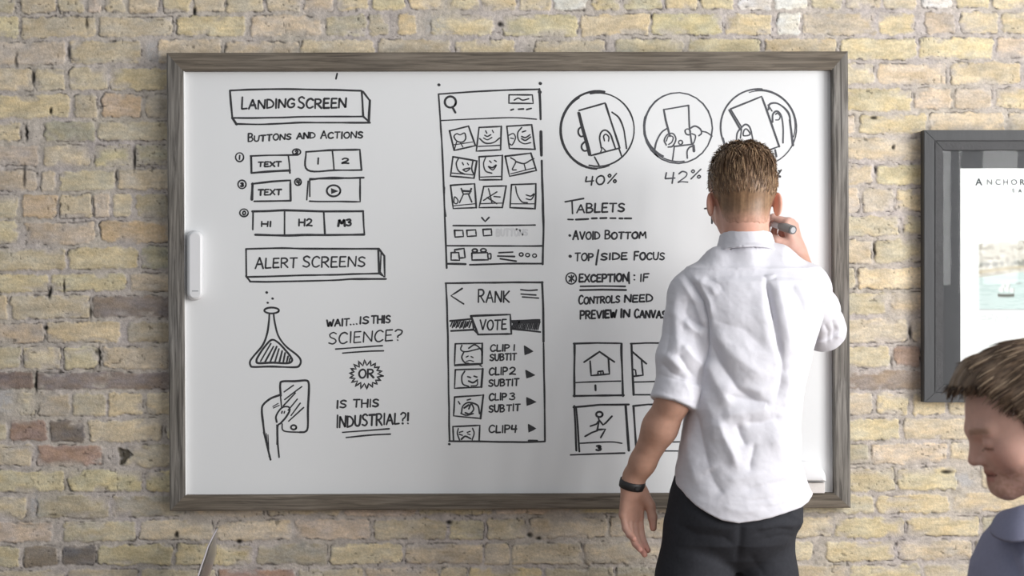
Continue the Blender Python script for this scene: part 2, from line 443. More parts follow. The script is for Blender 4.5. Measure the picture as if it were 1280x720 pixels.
def structure():
    mb = MB(); mb.box((-2.76, -9.0, -0.08), (3.6, 0.02, 0.0))
    tag(mb.build('floor', M['floor']), 'brown timber floor in front of the brick wall', 'floor', kind='structure')
    # right-hand wall with tall windows (the daylight of the room)
    x0, x1 = WIN_X + 0.03, WIN_X + 0.33
    mb = MB()
    ys = [0.0] + [q for w in WINDOWS for q in w[:2]] + [-9.0]
    for i in range(0, len(ys), 2):
        mb.box((x0, ys[i], 0), (x1, ys[i+1], 2.9))
    for (a, b, z0, z1) in WINDOWS:
        mb.box((x0, a, 0), (x1, b, z0)); mb.box((x0, a, z1), (x1, b, 2.9))
    tag(mb.build('wall_right', M['plaster']), 'plain side wall with tall windows', 'wall', kind='structure')
    for n, (a, b, z0, z1) in enumerate(WINDOWS):
        mb = MB(); t = 0.05
        xf0, xf1 = WIN_X - 0.025, WIN_X + 0.012
        mb.box((xf0, a, z0), (xf1, a - t, z1)); mb.box((xf0, b, z0), (xf1, b + t, z1))
        mb.box((xf0, a, z0), (xf1, b, z0 + t)); mb.box((xf0, a, z1), (xf1, b, z1 - t))
        for q in ((1, 2) if n == 0 else ()):
            yy = a + (b - a)*q/3
            mb.box((xf0, yy + 0.02, z0), (xf1, yy - 0.02, z1))
        if n == 1:
            mb.box((xf0, -3.36, z0), (xf1, -3.72, z1))
        zz = z0 + (z1-z0)*0.80
        mb.box((xf0, a, zz - 0.02), (xf1, b, zz + 0.02))
        mb.box((xf0, a + .03, z0 - .03), (WIN_X + 0.10, b - .03, z0 - .001))
        tag(mb.build('window_%d' % (n + 1), M['black_metal']), 'tall dark framed window in the side wall', 'window', kind='structure')
structure()
# ------------------------------------------------------------------ the whiteboard
YB = -0.028        # writing surface
YF = -0.052        # front of the timber frame
def build_board():
    root = empty('whiteboard', at(636, 350, 0))
    tag(root, 'large whiteboard in a grey timber frame covered with black marker sketches', 'whiteboard')
    fr = MB()
    a = at(226, 86, YB); b = at(1043, 622, YB)
    mb = MB()
    c = [at(226, 86, YB), at(1041, 84.5, YB), at(1043.5, 620, YB), at(228.5, 622, YB)]
    mb.prism(c, (0, 0.014, 0))
    surf = mb.build('writing_surface', M['board'], root)
    # four mitred rails, front corner points in pixels: outer then inner
    O = [(208, 66), (1060, 64), (1063.5, 635), (212, 639)]
    I = [(228.5, 88.5), (1040, 87), (1043, 616.5), (231, 619.5)]
    back = -0.001
    def rail(i, name, mat):
        j = (i + 1) % 4
        oo = [at(*O[i], YF), at(*O[j], YF), at(*I[j], YF), at(*I[i], YF)]
        k = MB()
        bv = 0.0025
        cen = sum(oo) / 4
        # front face slightly inset with a small chamfer, then straight back to the wall
        ins = [p + (cen - p) / np.linalg.norm(cen - p) * bv for p in oo]
        e0 = (oo[1]-oo[0]) / np.linalg.norm(oo[1]-oo[0])
        ins[0] = oo[0] + (oo[3]-oo[0]) * 0.10; ins[1] = oo[1] + (oo[2]-oo[1]) * 0.10
        ins[2] = oo[2] + (oo[1]-oo[2]) * 0.10; ins[3] = oo[3] + (oo[0]-oo[3]) * 0.10
        mid = [np.array([p[0], p[1] + bv, p[2]]) for p in oo]
        bk = [np.array([p[0], back, p[2]]) for p in oo]
        vs = ins + mid + bk
        fs = [(0, 1, 2, 3)] + [(q, q+4, (q+1) % 4 + 4, (q+1) % 4) for q in range(4)] + [(q+4, q+8, (q+1) % 4 + 8, (q+1) % 4 + 4) for q in range(4)] + [(11, 10, 9, 8)]
        k.add(vs, fs)
        o = k.build(name, mat, root)
        bm = bmesh.new(); bm.from_mesh(o.data); bmesh.ops.recalc_face_normals(bm, faces=bm.faces[:]); bm.to_mesh(o.data); bm.free()
    for i in range(4):
        rail(i, 'frame_rail', M['wood_h'] if i % 2 == 0 else M['wood_v'])
    # white strip painting the lit inner side of the left rail
    mb = MB(); mb.prism([at(228.6, 89, YB-.001), at(231.4, 89, YB-.001), at(233.6, 619, YB-.001), at(230.8, 619, YB-.001)], (0, -0.014, 0))
    mb.build('lit_rail_strip', M['bevel_white'], root)
    return root, surf
BOARD, SURF = build_board()

# ------------------------------------------------------------------ marker drawings: ribbons of ink on the board
_n = [0]
def smooth_line(p, it=2):
    p = np.array(p, dtype=float)
    if len(p) < 3: 
        return np.array([p[0] + (p[-1]-p[0])*t for t in np.linspace(0, 1, 5)]) if len(p) == 2 else p
    closed = np.allclose(p[0], p[-1])
    q = []
    n = len(p)
    for i in range(n - 1):
        p0 = p[i-1] if i > 0 else (p[-2] if closed else 2*p[0]-p[1])
        p1, p2 = p[i], p[i+1]
        p3 = p[i+2] if i+2 < n else (p[1] if closed else 2*p[-1]-p[-2])
        for t in np.linspace(0, 1, 7)[:-1]:
            q.append(0.5*((2*p1) + (-p0+p2)*t + (2*p0-5*p1+4*p2-p3)*t*t + (-p0+3*p1-3*p2+p3)*t**3))
    q.append(p[-1])
    return np.array(q)

class Ink:
    """strokes in photo pixels laid on the board plane, one mesh"""
    def __init__(self, o=(0, 0), s=1.0):
        self.o = o; self.s = s; self.v = []; self.f = []
    def _p(self, pts):
        return np.array([(self.o[0] + x/self.s, self.o[1] + y/self.s) for x, y in pts], dtype=float)
    def raw(self, p, w):
        """p: fine polyline in px, w px width"""
        if len(p) == 1: p = np.array([p[0], p[0] + [0.4, 0.3]])
        t = np.gradient(p, axis=0); L = np.linalg.norm(t, axis=1, keepdims=True); t = t/np.maximum(L, 1e-6)
        nrm = np.stack([-t[:, 1], t[:, 0]], 1)
        s = np.cumsum(np.concatenate([[0], np.linalg.norm(np.diff(p, axis=0), axis=1)]))
        ph = random.random()*20
        ww = w*0.56*(0.86 + 0.34*vn(s/14 + ph, s*0 + ph, 3))
        lf = p + nrm*ww[:, None]; rt = p - nrm*ww[:, None]
        _n[0] += 1
        Y = YB - 0.00025 - 0.00002*(_n[0] % 13)
        b = len(self.v)
        for a, c in zip(lf, rt):
            self.v.append(at(a[0], a[1], Y)); self.v.append(at(c[0], c[1], Y))
        for i in range(len(p)-1):
            self.f.append((b+2*i, b+2*i+1, b+2*i+3, b+2*i+2))
        for e, k in ((0, -1), (len(p)-1, 1)):           # round tips
            c = p[e]; r = ww[e]; b2 = len(self.v)
            a0 = math.atan2(nrm[e, 1], nrm[e, 0])
            for q in range(6):
                an = a0 + (-k)*math.pi*q/5
                self.v.append(at(c[0] + r*math.cos(an), c[1] + r*math.sin(an), Y))
            self.f.append(tuple(range(b2, b2+6)))
    def line(self, *pts, w=2.0, curve=False):
        p = self._p(pts)
        if curve: p = smooth_line(p)
        else:
            q = []
            for a, c in zip(p[:-1], p[1:]):
                n = max(2, int(np.linalg.norm(c-a)/5))
                q += [a + (c-a)*t for t in np.linspace(0, 1, n, endpoint=False)]
            q.append(p[-1]); p = np.array(q)
        if len(p) > 3:
            p = p + 0.5*(np.stack([vn(p[:, 0]/22, p[:, 1]/22, 5), vn(p[:, 0]/22, p[:, 1]/22, 6)], 1) - 0.5)
        self.raw(p, w)
    def curve(self, *pts, w=2.0): self.line(*pts, w=w, curve=True)
    def oval(self, c, rx, ry, w=2.0, a0=0.3, a1=None, n=26):
        a1 = a0 + 2*math.pi + 0.25 if a1 is None else a1
        self.raw(self._p([(c[0] + rx*math.cos(a), c[1] + ry*math.sin(a)) for a in np.linspace(a0, a1, n)]), w)
    def dot(self, x, y, r=1.4):
        p = self._p([(x, y)])[0]
        self.raw(np.array([p, p + [0.5, 0.2]]), r*2)
    def fill(self, *pts):
        p = self._p(pts); b = len(self.v)
        for q in p: self.v.append(at(q[0], q[1], YB - 0.0002))
        self.f.append(tuple(range(b, b+len(p))))
    def text(self, s, x0, x1, y0, y1, h, w=1.8, first=1.0, slant=0.06):
        """letters between x0..x1 on a baseline y0..y1, cap height h (all in this drawing's units)"""
        words = s
        adv = []
        for ch in words:
            adv.append(0.42 if ch == ' ' else GLYPH[ch][0] + 0.22)
        tot = sum(adv) - 0.22
        x = 0.0; big = True
        for ch, a in zip(words, adv):
            if ch != ' ':
                gw, strokes = GLYPH[ch]
                hh = h*(first if big else 1.0)*random.uniform(0.94, 1.06)
                big = False
                fx = (x1 - x0)/tot
                jy = random.uniform(-0.03, 0.03)*h
                for st in strokes:
                    pts = []
                    for (gx, gy) in st:
                        px = x0 + (x + gx*gw + slant*(gy-0.5)*0.6)*fx
                        t = (px - x0)/(x1 - x0)
                        pts.append((px, y0 + (y1-y0)*t - gy*hh + jy))
                    p = self._p(pts)
                    self.raw(smooth_line(p) if len(st) > 2 and not ch in 'AEFHIKLMNTVWXYZ147' else np.array([p[0]]) if len(p) < 2 else np.concatenate([np.linspace(a_, b_, 4) for a_, b_ in zip(p[:-1], p[1:])]), w*random.uniform(0.92, 1.08))
            else:
                big = True
            x += a
    def build(self, name, label, mat=None):
        o = mesh_obj(name, self.v, self.f, mat or M['ink'], SURF, False)
        o['label'] = label
        return o

G = {}
def g(ch, w, *st): G[ch] = (w, st)
g('A', .75, [(0,0),(.5,1),(1,0)], [(.18,.36),(.85,.38)])
g('B', .62, [(.02,0),(0,1)], [(0,1),(.6,.98),(.85,.78),(.55,.55),(.1,.52)], [(.1,.52),(.75,.48),(1,.25),(.65,.02),(0,0)])
g('C', .65, [(1,.85),(.65,1),(.2,.85),(0,.45),(.2,.08),(.6,0),(1,.14)])
g('D', .68, [(.03,0),(0,1)], [(0,1),(.55,.93),(1,.55),(.8,.15),(.03,0)])
g('E', .55, [(.95,1),(.05,1),(0,0),(1,.02)], [(.03,.52),(.8,.53)])
g('F', .55, [(1,1),(.05,1),(0,0)], [(.03,.52),(.8,.53)])
g('G', .72, [(.95,.85),(.6,1),(.2,.85),(0,.45),(.2,.08),(.6,0),(.95,.15),(1,.42),(.62,.42)])
g('H', .66, [(0,1),(.03,0)], [(1,1),(.98,0)], [(0,.52),(1,.5)])
g('I', .12, [(.5,1),(.5,0)])
g('K', .62, [(0,1),(.03,0)], [(.95,1),(.05,.45),(1,0)])
g('L', .52, [(.05,1),(0,0),(1,.03)])
g('M', .85, [(0,0),(.12,1),(.5,.35),(.88,1),(1,0)])
g('N', .70, [(0,0),(.03,1),(.95,0),(1,1)])
g('O', .72, [(.5,1),(.1,.8),(0,.4),(.3,.02),(.75,.05),(1,.45),(.85,.88),(.5,1)])
g('P', .60, [(.02,0),(0,1)], [(0,1),(.7,.98),(1,.74),(.7,.5),(.05,.46)])
g('R', .64, [(.02,0),(0,1)], [(0,1),(.65,.98),(.9,.75),(.6,.52),(.05,.48)], [(.35,.48),(1,0)])
g('S', .60, [(.95,.88),(.55,1),(.1,.85),(.2,.6),(.75,.42),(.95,.2),(.55,0),(0,.1)])
g('T', .66, [(0,1),(1,1)], [(.5,1),(.47,0)])
g('U', .66, [(0,1),(.05,.25),(.4,0),(.85,.15),(1,1)])
g('V', .70, [(0,1),(.5,0),(1,1)])
g('W', .90, [(0,1),(.25,0),(.5,.75),(.72,0),(1,1)])
g('X', .66, [(0,1),(1,0)], [(1,1),(0,0)])
g('Y', .66, [(0,1),(.5,.5)], [(1,1),(.4,0)])
g('0', .62, [(.5,1),(.1,.8),(0,.4),(.3,.02),(.75,.05),(1,.45),(.85,.88),(.5,1)])
g('1', .12, [(.5,1),(.5,0)])
g('2', .62, [(.05,.8),(.4,1),(.85,.85),(.75,.5),(0,.02),(.4,.06),(1,0)])
g('3', .58, [(.05,.92),(.6,1),(.85,.75),(.4,.54),(.9,.4),(.85,.1),(.4,0),(0,.1)])
g('4', .62, [(.1,1),(0,.45),(1,.48)], [(.85,1),(.75,0)])
g('%', .80, [(.95,1),(.05,0)], [(.2,.95),(.05,.8),(.2,.65),(.35,.8),(.2,.95)], [(.8,.35),(.65,.2),(.8,.05),(.95,.2),(.8,.35)])
g('!', .14, [(.6,1),(.5,.3)], [(.45,.02)])
g('?', .55, [(.0,.85),(.4,1),(1,.85),(.85,.55),(.45,.4),(.4,.25)], [(.38,.0)])
g('.', .12, [(.5,.03)])
g('/', .35, [(1,1.15),(0,-.25)])
g(':', .12, [(.5,.75)], [(.5,.2)])
GLYPH = G

def drawings():
    # --- landing screen block
    k = Ink((220, 80), 4)
    k.curve((270,132),(400,128),(560,126),(800,130),(925,133), w=2.1); k.line((270,132),(275,200),(282,270), w=2.4)
    k.curve((280,270),(420,270),(600,265),(800,263),(935,262), w=2); k.line((928,135),(933,200),(935,262), w=2.4)
    k.line((935,138),(968,182),(962,285),(935,262), w=2); k.line((970,182),(964,288), w=2.6); k.line((928,135),(938,262),(966,290), w=2)
    k.line((282,270),(303,302), w=2.6); k.curve((300,300),(420,302),(600,294),(800,293),(970,293), w=2)
    k.text('LANDING', 330, 592, 226, 217, 44, w=2.1, first=1.35); k.text('SCREEN', 612, 850, 220, 219, 46, w=2.1, first=1.25)
    k.line((806,48),(800,74), w=2.0)
    k.build('marker_drawing', 'boxed heading reading landing screen')
    k = Ink((220, 80), 4)
    k.text('BUTTONS', 362, 575, 388, 376, 28, w=1.8, first=1.35); k.text('AND', 605, 695, 374, 370, 28, w=1.8); k.text('ACTIONS', 725, 933, 372, 370, 30, w=1.8, first=1.3)
    k.build('marker_writing', 'line reading buttons and actions')
    k = Ink((220, 80), 4)
    for (x, y, rx, ry, ch) in [(318,466,20,22,'1'),(603,440,20,15,'2'),(330,602,20,21,'3'),(610,590,16,17,'4'),(340,744,21,19,'0')]:
        k.oval((x, y), rx, ry, w=1.6); k.text(ch, x-6 if ch != '1' else x-2, x+7 if ch != '1' else x+2, y+10, y+10, 18, w=1.8)
    k.line((372,460),(470,457),(610,455), w=1.8); k.line((375,462),(378,545), w=2.6); k.curve((378,545),(470,538),(570,533), w=2.3); k.line((562,455),(568,500),(570,545), w=1.9)
    k.text('TEXT', 412, 525, 513, 511, 22, w=1.9)
    k.line((650,440),(760,432),(920,428),(928,530), w=2.1); k.curve((928,530),(790,532),(658,530),(650,440), w=1.9); k.line((782,435),(786,480),(790,530), w=1.9)
    k.text('1', 708, 714, 500, 500, 30, w=1.7); k.text('2', 830, 864, 496, 496, 26, w=1.7)
    k.line((380,600),(480,588),(572,582),(574,682), w=2.3); k.line((574,684),(480,685),(392,686), w=2); k.line((384,598),(380,676), w=3.0)
    k.text('TEXT', 412, 526, 655, 653, 26, w=1.9, first=1.1)
    k.curve((668,578),(760,568),(860,571),(938,568), w=2); k.curve((668,572),(780,575),(860,571), w=1.4); k.line((660,585),(654,680), w=1.6); k.line((668,578),(669,662), w=1.6); k.line((668,686),(780,688),(921,688),(920,575), w=2)
    k.oval((788,634), 34, 28, w=2); k.fill((775,620),(776,650),(813,636))
    k.line((382,737),(540,732),(740,737),(935,736), w=2.3); k.line((386,738),(384,828), w=2); k.curve((397,854),(545,858),(640,854),(740,855),(940,852), w=2.4); k.line((935,736),(938,800),(942,852), w=1.9)
    k.line((542,735),(542,855), w=1.8); k.line((738,737),(744,853), w=2.1)
    k.text('H1', 428, 475, 812, 812, 24, w=1.9); k.text('H2', 615, 680, 808, 808, 32, w=1.9); k.text('M3', 812, 876, 810, 808, 32, w=2.5)
    k.build('marker_drawing', 'sketch of numbered button layouts')
    # --- alert screens
    k = Ink((220, 240), 4)
    k.curve((350,285),(500,281),(700,283),(1010,284), w=2.1); k.line((350,285),(352,420), w=2.2); k.curve((352,425),(600,418),(850,412),(1018,408), w=2); k.line((1012,284),(1016,408), w=2.2)
    k.line((1015,284),(1042,320),(1044,425),(1016,408), w=2.1); k.line((1026,300),(1022,400),(1040,425), w=1.6); k.line((350,420),(372,448), w=1.9); k.curve((370,448),(500,448),(760,442),(900,435),(1050,435), w=2.0); k.line((860,437),(1045,436), w=2)
    k.text('ALERT', 398, 605, 381, 376, 46, w=1.9, first=1.15); k.text('SCREENS', 636, 945, 376, 373, 50, w=1.9, first=1.1)
    k.build('marker_drawing', 'boxed heading reading alert screens')
    # --- flask
    k = Ink((280, 360), 3.273)
    k.oval((195,92), 30, 12, w=2)
    k.curve((186,104),(184,140),(176,190),(158,235),(122,278),(107,300),(109,317),(122,323),(200,322),(290,324),(310,315),(314,295),(298,274),(252,238),(222,195),(208,140),(203,104), w=2.1)
    k.curve((195,213),(165,243),(140,280),(133,298),(142,308),(200,306),(260,308),(278,298),(273,282),(252,256),(222,224),(195,213), w=2.2)
    for a, b in [((192,228),(150,300)),((203,240),(168,304)),((216,240),(188,306)),((225,250),(208,306)),((238,258),(226,306)),((250,266),(242,306)),((262,280),(256,306)),((270,288),(266,304))]:
        k.line(a, b, w=1.9)
    for x, y in [(174,18),(198,43),(178,60)]: k.dot(x, y, 1.3)
    k.build('marker_drawing', 'sketch of a bubbling conical flask')
    # --- hand holding phone
    k = Ink((280, 360), 3.273)
    k.curve((232,440),(230,395),(240,382),(290,381),(335,378),(346,388),(347,420),(344,500),(343,570),(332,588),(310,590), w=2.3); k.curve((310,590),(260,588),(240,580),(238,556), w=1.6); k.line((231,440),(235,490), w=1.5)
    k.oval((285,570), 11, 9, w=2)
    for a, b in [((246,425),(284,398)),((248,456),(318,404)),((242,482),(292,430)),((264,545),(326,490)),((274,522),(312,472)),((262,500),(300,455))]: k.line(a, b, w=1.5)
    k.curve((228,437),(190,452),(160,478),(155,505),(160,550),(165,592), w=2.3); k.line((163,590),(175,640),(190,702), w=2); k.line((172,595),(178,650),(186,690), w=1.4); k.line((180,600),(184,690), w=1.2)
    k.curve((216,548),(213,525),(228,498),(245,486),(264,487),(268,502),(252,530),(232,553),(220,566),(219,620),(225,692), w=2.1)
    k.line((200,485),(222,472), w=1.3); k.line((202,491),(226,480), w=1.3); k.line((236,512),(238,505), w=1.6); k.line((246,512),(248,505), w=1.6); k.line((216,560),(217,600),(216,640), w=1.3)
    k.build('marker_drawing', 'sketch of a hand holding a phone')
    k = Ink((280, 360), 3.273)
    k.text('WAIT', 421, 512, 158, 152, 28, w=1.9); k.text('...', 516, 545, 150, 148, 26, w=1.8); k.text('IS', 556, 592, 146, 144, 27, w=1.9); k.text('THIS', 604, 680, 145, 141, 28, w=1.9)
    k.text('SCIENCE?', 430, 728, 230, 212, 44, w=1.6, first=1.1)
    k.curve((457,249),(560,243),(648,236), w=1.8); k.curve((485,266),(580,260),(652,257), w=1.7)
    sp = []
    for q in range(37):
        an = 2*math.pi*q/36 + 0.1; r = (1.0 if q % 2 == 0 else 0.66)*(1 + 0.05*math.sin(q*2.7))
        sp.append((580 + 71*r*math.cos(an), 354 + 58*r*math.sin(an)))
    k.line(*sp, w=1.8); k.text('OR', 553, 612, 367, 366, 33, w=2.1)
    k.text('IS', 462, 500, 491, 489, 30, w=1.9); k.text('THIS', 530, 632, 488, 485, 30, w=1.9)
    k.text('INDUSTRIAL?!', 462, 755, 570, 553, 44, w=2.1, first=1.1)
    k.curve((485,591),(580,584),(675,576), w=1.8); k.curve((500,612),(600,602),(680,598), w=1.8)
    k.build('marker_writing', 'question about science or industrial around a starburst')
    # --- tall screen with a grid of little pictures
    k = Ink((530, 90), 2.88)
    k.curve((52,80),(150,73),(300,65),(415,62), w=2); k.curve((52,80),(58,160),(66,300),(72,450),(78,600),(82,705), w=2); k.curve((74,415),(73,470),(79,520), w=1.3)
    k.curve((415,62),(418,110),(420,170), w=2.6); k.line((421,215),(423,300), w=3); k.curve((424,320),(428,480),(430,560),(427,692), w=2.4)
    k.line((84,690),(150,692), w=2.4); k.curve((165,694),(300,690),(425,690), w=2); k.dot(53, 46, 1.6); k.dot(418, 41, 1.9); k.dot(416, 72, 2.2)
    k.curve((60,175),(200,168),(320,164),(405,170), w=1.5); k.oval((95,108), 20, 20, w=2.3); k.line((102,126),(113,146), w=2.5)
    k.line((306,82),(390,82),(393,113),(306,112),(306,82), w=1.9); k.curve((325,101),(340,94),(355,101),(377,96), w=1.6)
    k.line((313,137),(322,134), w=1.9); k.line((340,134),(358,133), w=1.9); k.line((370,135),(386,131), w=1.9)
    quads = [[(92,212),(160,195),(185,265),(108,282)],[(198,200),(278,196),(276,280),(188,285)],[(298,196),(388,190),(400,278),(308,275)],
             [(104,305),(190,320),(180,382),(95,375)],[(198,305),(282,300),(280,388),(200,388)],[(292,303),(385,292),(405,355),(308,375)],
             [(95,408),(182,402),(188,488),(105,492)],[(215,412),(296,410),(282,488),(198,488)],[(315,405),(403,402),(400,492),(310,488)]]
    for q in quads: k.line(*q, q[0], w=1.8); k.line(q[1], q[2], w=1.9)
    k.curve((108,232),(118,222),(130,226),(146,220),(150,240),(138,252),(118,248),(108,232), w=1.4); k.line((118,250),(110,278), w=1.3); k.line((130,252),(140,270), w=1.3); k.line((104,262),(175,252), w=1.2)
    k.curve((200,240),(220,256),(250,254),(272,238), w=1.6); k.line((222,212),(226,220), w=1.4); k.line((246,210),(250,218), w=1.4); k.curve((218,228),(228,232),(240,226), w=1.4); k.curve((214,238),(228,244),(244,236), w=1.3); k.line((196,268),(272,264), w=1.3)
    k.curve((352,200),(338,220),(342,246),(362,258),(384,254), w=1.5); k.line((354,216),(366,212), w=1.5); k.curve((352,232),(366,236),(382,226), w=1.5); k.curve((352,240),(366,246),(384,234), w=1.5); k.curve((306,228),(322,222),(330,238),(318,262),(306,256), w=1.4); k.line((312,238),(322,240), w=1.3)
    k.curve((124,312),(116,330),(124,356),(146,368), w=1.6); k.line((138,326),(142,334), w=1.5); k.line((156,328),(160,334), w=1.5); k.curve((140,352),(152,358),(166,346),(144,350), w=1.6); k.curve((176,322),(172,350),(182,372), w=1.7); k.line((100,364),(176,370), w=1.3)
    k.curve((222,306),(214,330),(222,356),(244,364), w=1.6); k.line((236,320),(242,326), w=1.5); k.line((254,318),(260,322), w=1.5); k.curve((232,340),(246,344),(260,334),(248,352),(232,340), w=1.5); k.line((204,378),(276,376), w=1.3)
    k.curve((312,308),(330,322),(318,350),(332,352), w=1.5); k.curve((330,322),(360,330),(384,318),(396,312), w=1.6); k.line((360,330),(366,352), w=1.4); k.line((312,366),(398,346), w=1.2)
    k.curve((110,450),(122,462),(118,474),(108,470),(110,450), w=1.3); k.line((134,420),(142,440),(164,438),(170,420), w=1.9); k.line((142,440),(128,470), w=1.5); k.line((160,440),(172,468), w=1.5); k.line((140,428),(168,430), w=2.2); k.line((108,482),(184,474), w=1.2)
    k.line((232,420),(244,470), w=1.5); k.line((214,462),(262,432), w=1.5); k.line((228,452),(262,474), w=1.5); k.line((252,448),(274,450), w=1.5); k.line((204,474),(282,472), w=1.2)
    k.curve((330,412),(336,440),(352,466),(372,470), w=1.5); k.curve((368,442),(384,446),(396,438),(386,458),(368,456), w=1.4); k.line((314,474),(398,474), w=1.2)
    k.line((208,524),(220,538),(234,524), w=2); k.curve((105,553),(250,553),(400,551), w=1.8)
    for q in [[(110,570),(140,570),(142,592),(112,594)],[(154,570),(186,568),(188,590),(156,592)],[(212,567),(242,566),(244,588),(214,590)]]: k.line(*q, q[0], w=1.9)
    k.curve((82,625),(250,626),(425,626), w=1.8); k.line((98,650),(125,650),(128,678),(98,677),(98,650), w=1.9); k.line((112,650),(110,640),(144,635),(148,668),(128,670), w=1.9)
    k.line((172,652),(228,650),(231,676),(173,677),(172,652), w=2); k.oval((183,643), 9, 6, w=1.8); k.oval((214,642), 10, 6, w=1.8); k.curve((230,655),(240,654),(240,672),(230,670), w=1.6)
    k.line((270,650),(320,648), w=1.9); k.line((266,662),(326,664), w=1.9); k.line((275,672),(332,681), w=1.9)
    for x, y in [(350,657),(373,659),(398,661)]: k.oval((x, y), 7, 6, w=1.5)
    k.build('marker_drawing', 'tall sketched screen with a grid of nine little pictures')
    k = Ink((530, 90), 2.88); k.text('BUTTONS', 262, 372, 590, 588, 22, w=2.2)
    k.build('marker_writing', 'pale half wiped word beside three small squares', M['ink_faint'])
    # --- rank screen
    k = Ink((540, 340), 3.273)
    k.curve((55,46),(200,44),(380,42),(452,43), w=2.2); k.curve((57,46),(62,150),(65,300),(68,500),(72,690), w=2); k.curve((450,42),(455,150),(456,285), w=2.6); k.curve((456,292),(460,500),(462,692), w=2)
    k.curve((70,692),(200,693),(350,696),(462,694), w=2); k.dot(70, 704, 1.3); k.line((396,690),(430,691), w=2.4)
    k.line((123,67),(78,97),(130,130), w=1.9); k.text('RANK', 190, 316, 124, 122, 46, w=1.8, first=1.12)
    k.curve((363,72),(395,75),(430,73), w=1.7); k.line((364,90),(425,94), w=1.6); k.curve((370,102),(400,104),(436,107), w=1.6)
    k.line((75,200),(160,192), w=2.2); k.line((78,241),(168,236), w=2.2); k.line((325,200),(440,196), w=2); k.line((325,232),(443,245), w=2.2)
    for q in range(11): k.line((80+q*7.6+5, 200 + (q % 3)*2),(76+q*7.6, 222 + (q*5) % 9), w=1.7)
    for q in range(16): k.line((330+q*7+6, 203),(328+q*7, 228 + q*0.5), w=1.7)
    k.line((330,206),(440,204), w=2.6)
    k.line((160,180),(320,174),(324,253),(188,256),(160,180), w=2.2); k.line((164,182),(170,236),(190,256), w=1.6); k.text('VOTE', 197, 304, 238, 234, 38, w=1.8, first=1.1)
    for q in [[(95,294),(205,292),(204,374),(92,380)],[(95,400),(207,396),(202,470),(92,476)],[(92,512),(210,503),(198,600),(88,588)]]: k.line(*q, q[0], w=1.8); k.line(q[1], q[2], w=2.2)
    k.line((88,690),(86,632),(195,628),(192,690), w=1.9); k.line((92,384),(200,378), w=1.2); k.line((196,382),(204,386), w=1.3)
    k.curve((122,300),(118,318),(140,326),(200,312), w=1.6); k.curve((130,328),(122,350),(134,370),(150,374), w=1.6); k.line((140,348),(148,344), w=1.5); k.line((160,346),(168,350), w=1.5); k.curve((140,366),(155,362),(170,366), w=1.4); k.curve((150,312),(175,298),(200,318),(204,340), w=1.6)
    k.curve((134,406),(122,428),(126,458),(150,468), w=1.6); k.line((146,428),(158,432), w=1.7); k.line((172,426),(184,430), w=1.7); k.curve((150,446),(168,452),(186,440), w=1.8); k.curve((186,440),(184,462),(160,466), w=1.4)
    k.line((108,530),(114,540), w=1.8); k.line((144,524),(158,520), w=1.7); k.curve((120,576),(126,548),(150,534),(186,546),(194,580), w=1.7); k.line((132,556),(150,544), w=2); k.curve((150,560),(160,540),(170,562),(154,580),(136,576), w=1.9); k.curve((118,578),(140,586),(168,580), w=1.7)
    k.curve((108,640),(104,660),(112,686), w=1.5); k.curve((166,640),(172,660),(164,686), w=1.5); k.line((112,656),(126,652), w=1.5); k.line((112,664),(124,668), w=1.4); k.line((156,652),(144,656), w=1.5); k.line((156,666),(146,662), w=1.4); k.curve((120,684),(136,672),(158,682), w=1.8)
    k.text('CLIP', 240, 316, 325, 323, 26, w=1.8); k.text('1', 334, 339, 321, 321, 24, w=1.7); k.text('SUBTIT', 238, 345, 363, 359, 26, w=1.7)
    k.text('CLIP', 235, 308, 422, 420, 28, w=1.8); k.text('2', 318, 342, 418, 418, 28, w=1.7); k.text('SUBTIT', 233, 355, 468, 464, 27, w=1.7)
    k.text('CLIP', 235, 304, 525, 523, 28, w=1.8); k.text('3', 318, 340, 522, 522, 28, w=1.7); k.text('SUB', 234, 296, 573, 571, 27, w=1.7); k.text('TIT', 306, 360, 569, 567, 26, w=1.7)
    k.text('CLIP4', 234, 346, 657, 656, 28, w=1.8)
    for q in [[(378,303),(413,325),(380,339)],[(385,403),(421,422),(388,433)],[(388,515),(425,532),(388,546)],[(395,625),(425,641),(396,655)]]:
        k.fill(q[0], q[2], q[1]); k.line(*q, q[0], w=1.4)
    k.build('marker_drawing', 'tall sketched screen headed rank with four clip rows')
    # --- three circles
    k = Ink((690, 90), 4)
    k.oval((227,290), 184, 194, w=2.6, a0=1.6, a1=4.9); k.oval((230,288), 181, 184, w=1.7, a0=4.5, a1=8.1); k.oval((222,293), 176, 188, w=1.4, a0=1.2, a1=4.2)
    k.line((135,193),(265,155),(340,380),(195,418),(137,205), w=1.9); k.line((131,204),(186,416), w=2.4); k.line((268,160),(338,378), w=2.1)
    k.curve((300,200),(335,228),(358,280),(366,330),(373,382), w=1.9); k.curve((246,380),(238,330),(248,300),(270,292),(292,312),(304,345),(318,385), w=1.8); k.curve((262,345),(258,322),(270,312),(284,326),(282,346), w=1.5)
    k.curve((150,272),(134,285),(132,306),(144,322),(162,318), w=1.9); k.curve((168,345),(150,362),(148,380),(160,394),(180,392), w=1.8); k.line((213,425),(235,466), w=1.9); k.line((334,380),(348,420), w=1.9); k.line((243,400),(252,378),(268,396), w=1.4)
    k.build('marker_drawing', 'circled sketch of a phone gripped in one hand')
    k = Ink((690, 90), 4)
    k.oval((630,280), 172, 177, w=1.7, a0=2.2, a1=8.6); k.oval((632,276), 168, 172, w=1.4, a0=1.4, a1=4.6); k.oval((626,268), 166, 168, w=1.9, a0=2.0, a1=3.4)
    k.line((560,188),(680,168), w=1.8); k.line((558,188),(568,240),(590,320), w=2.2); k.line((682,168),(688,280),(700,362), w=2.0); k.line((612,372),(702,362), w=1.7)
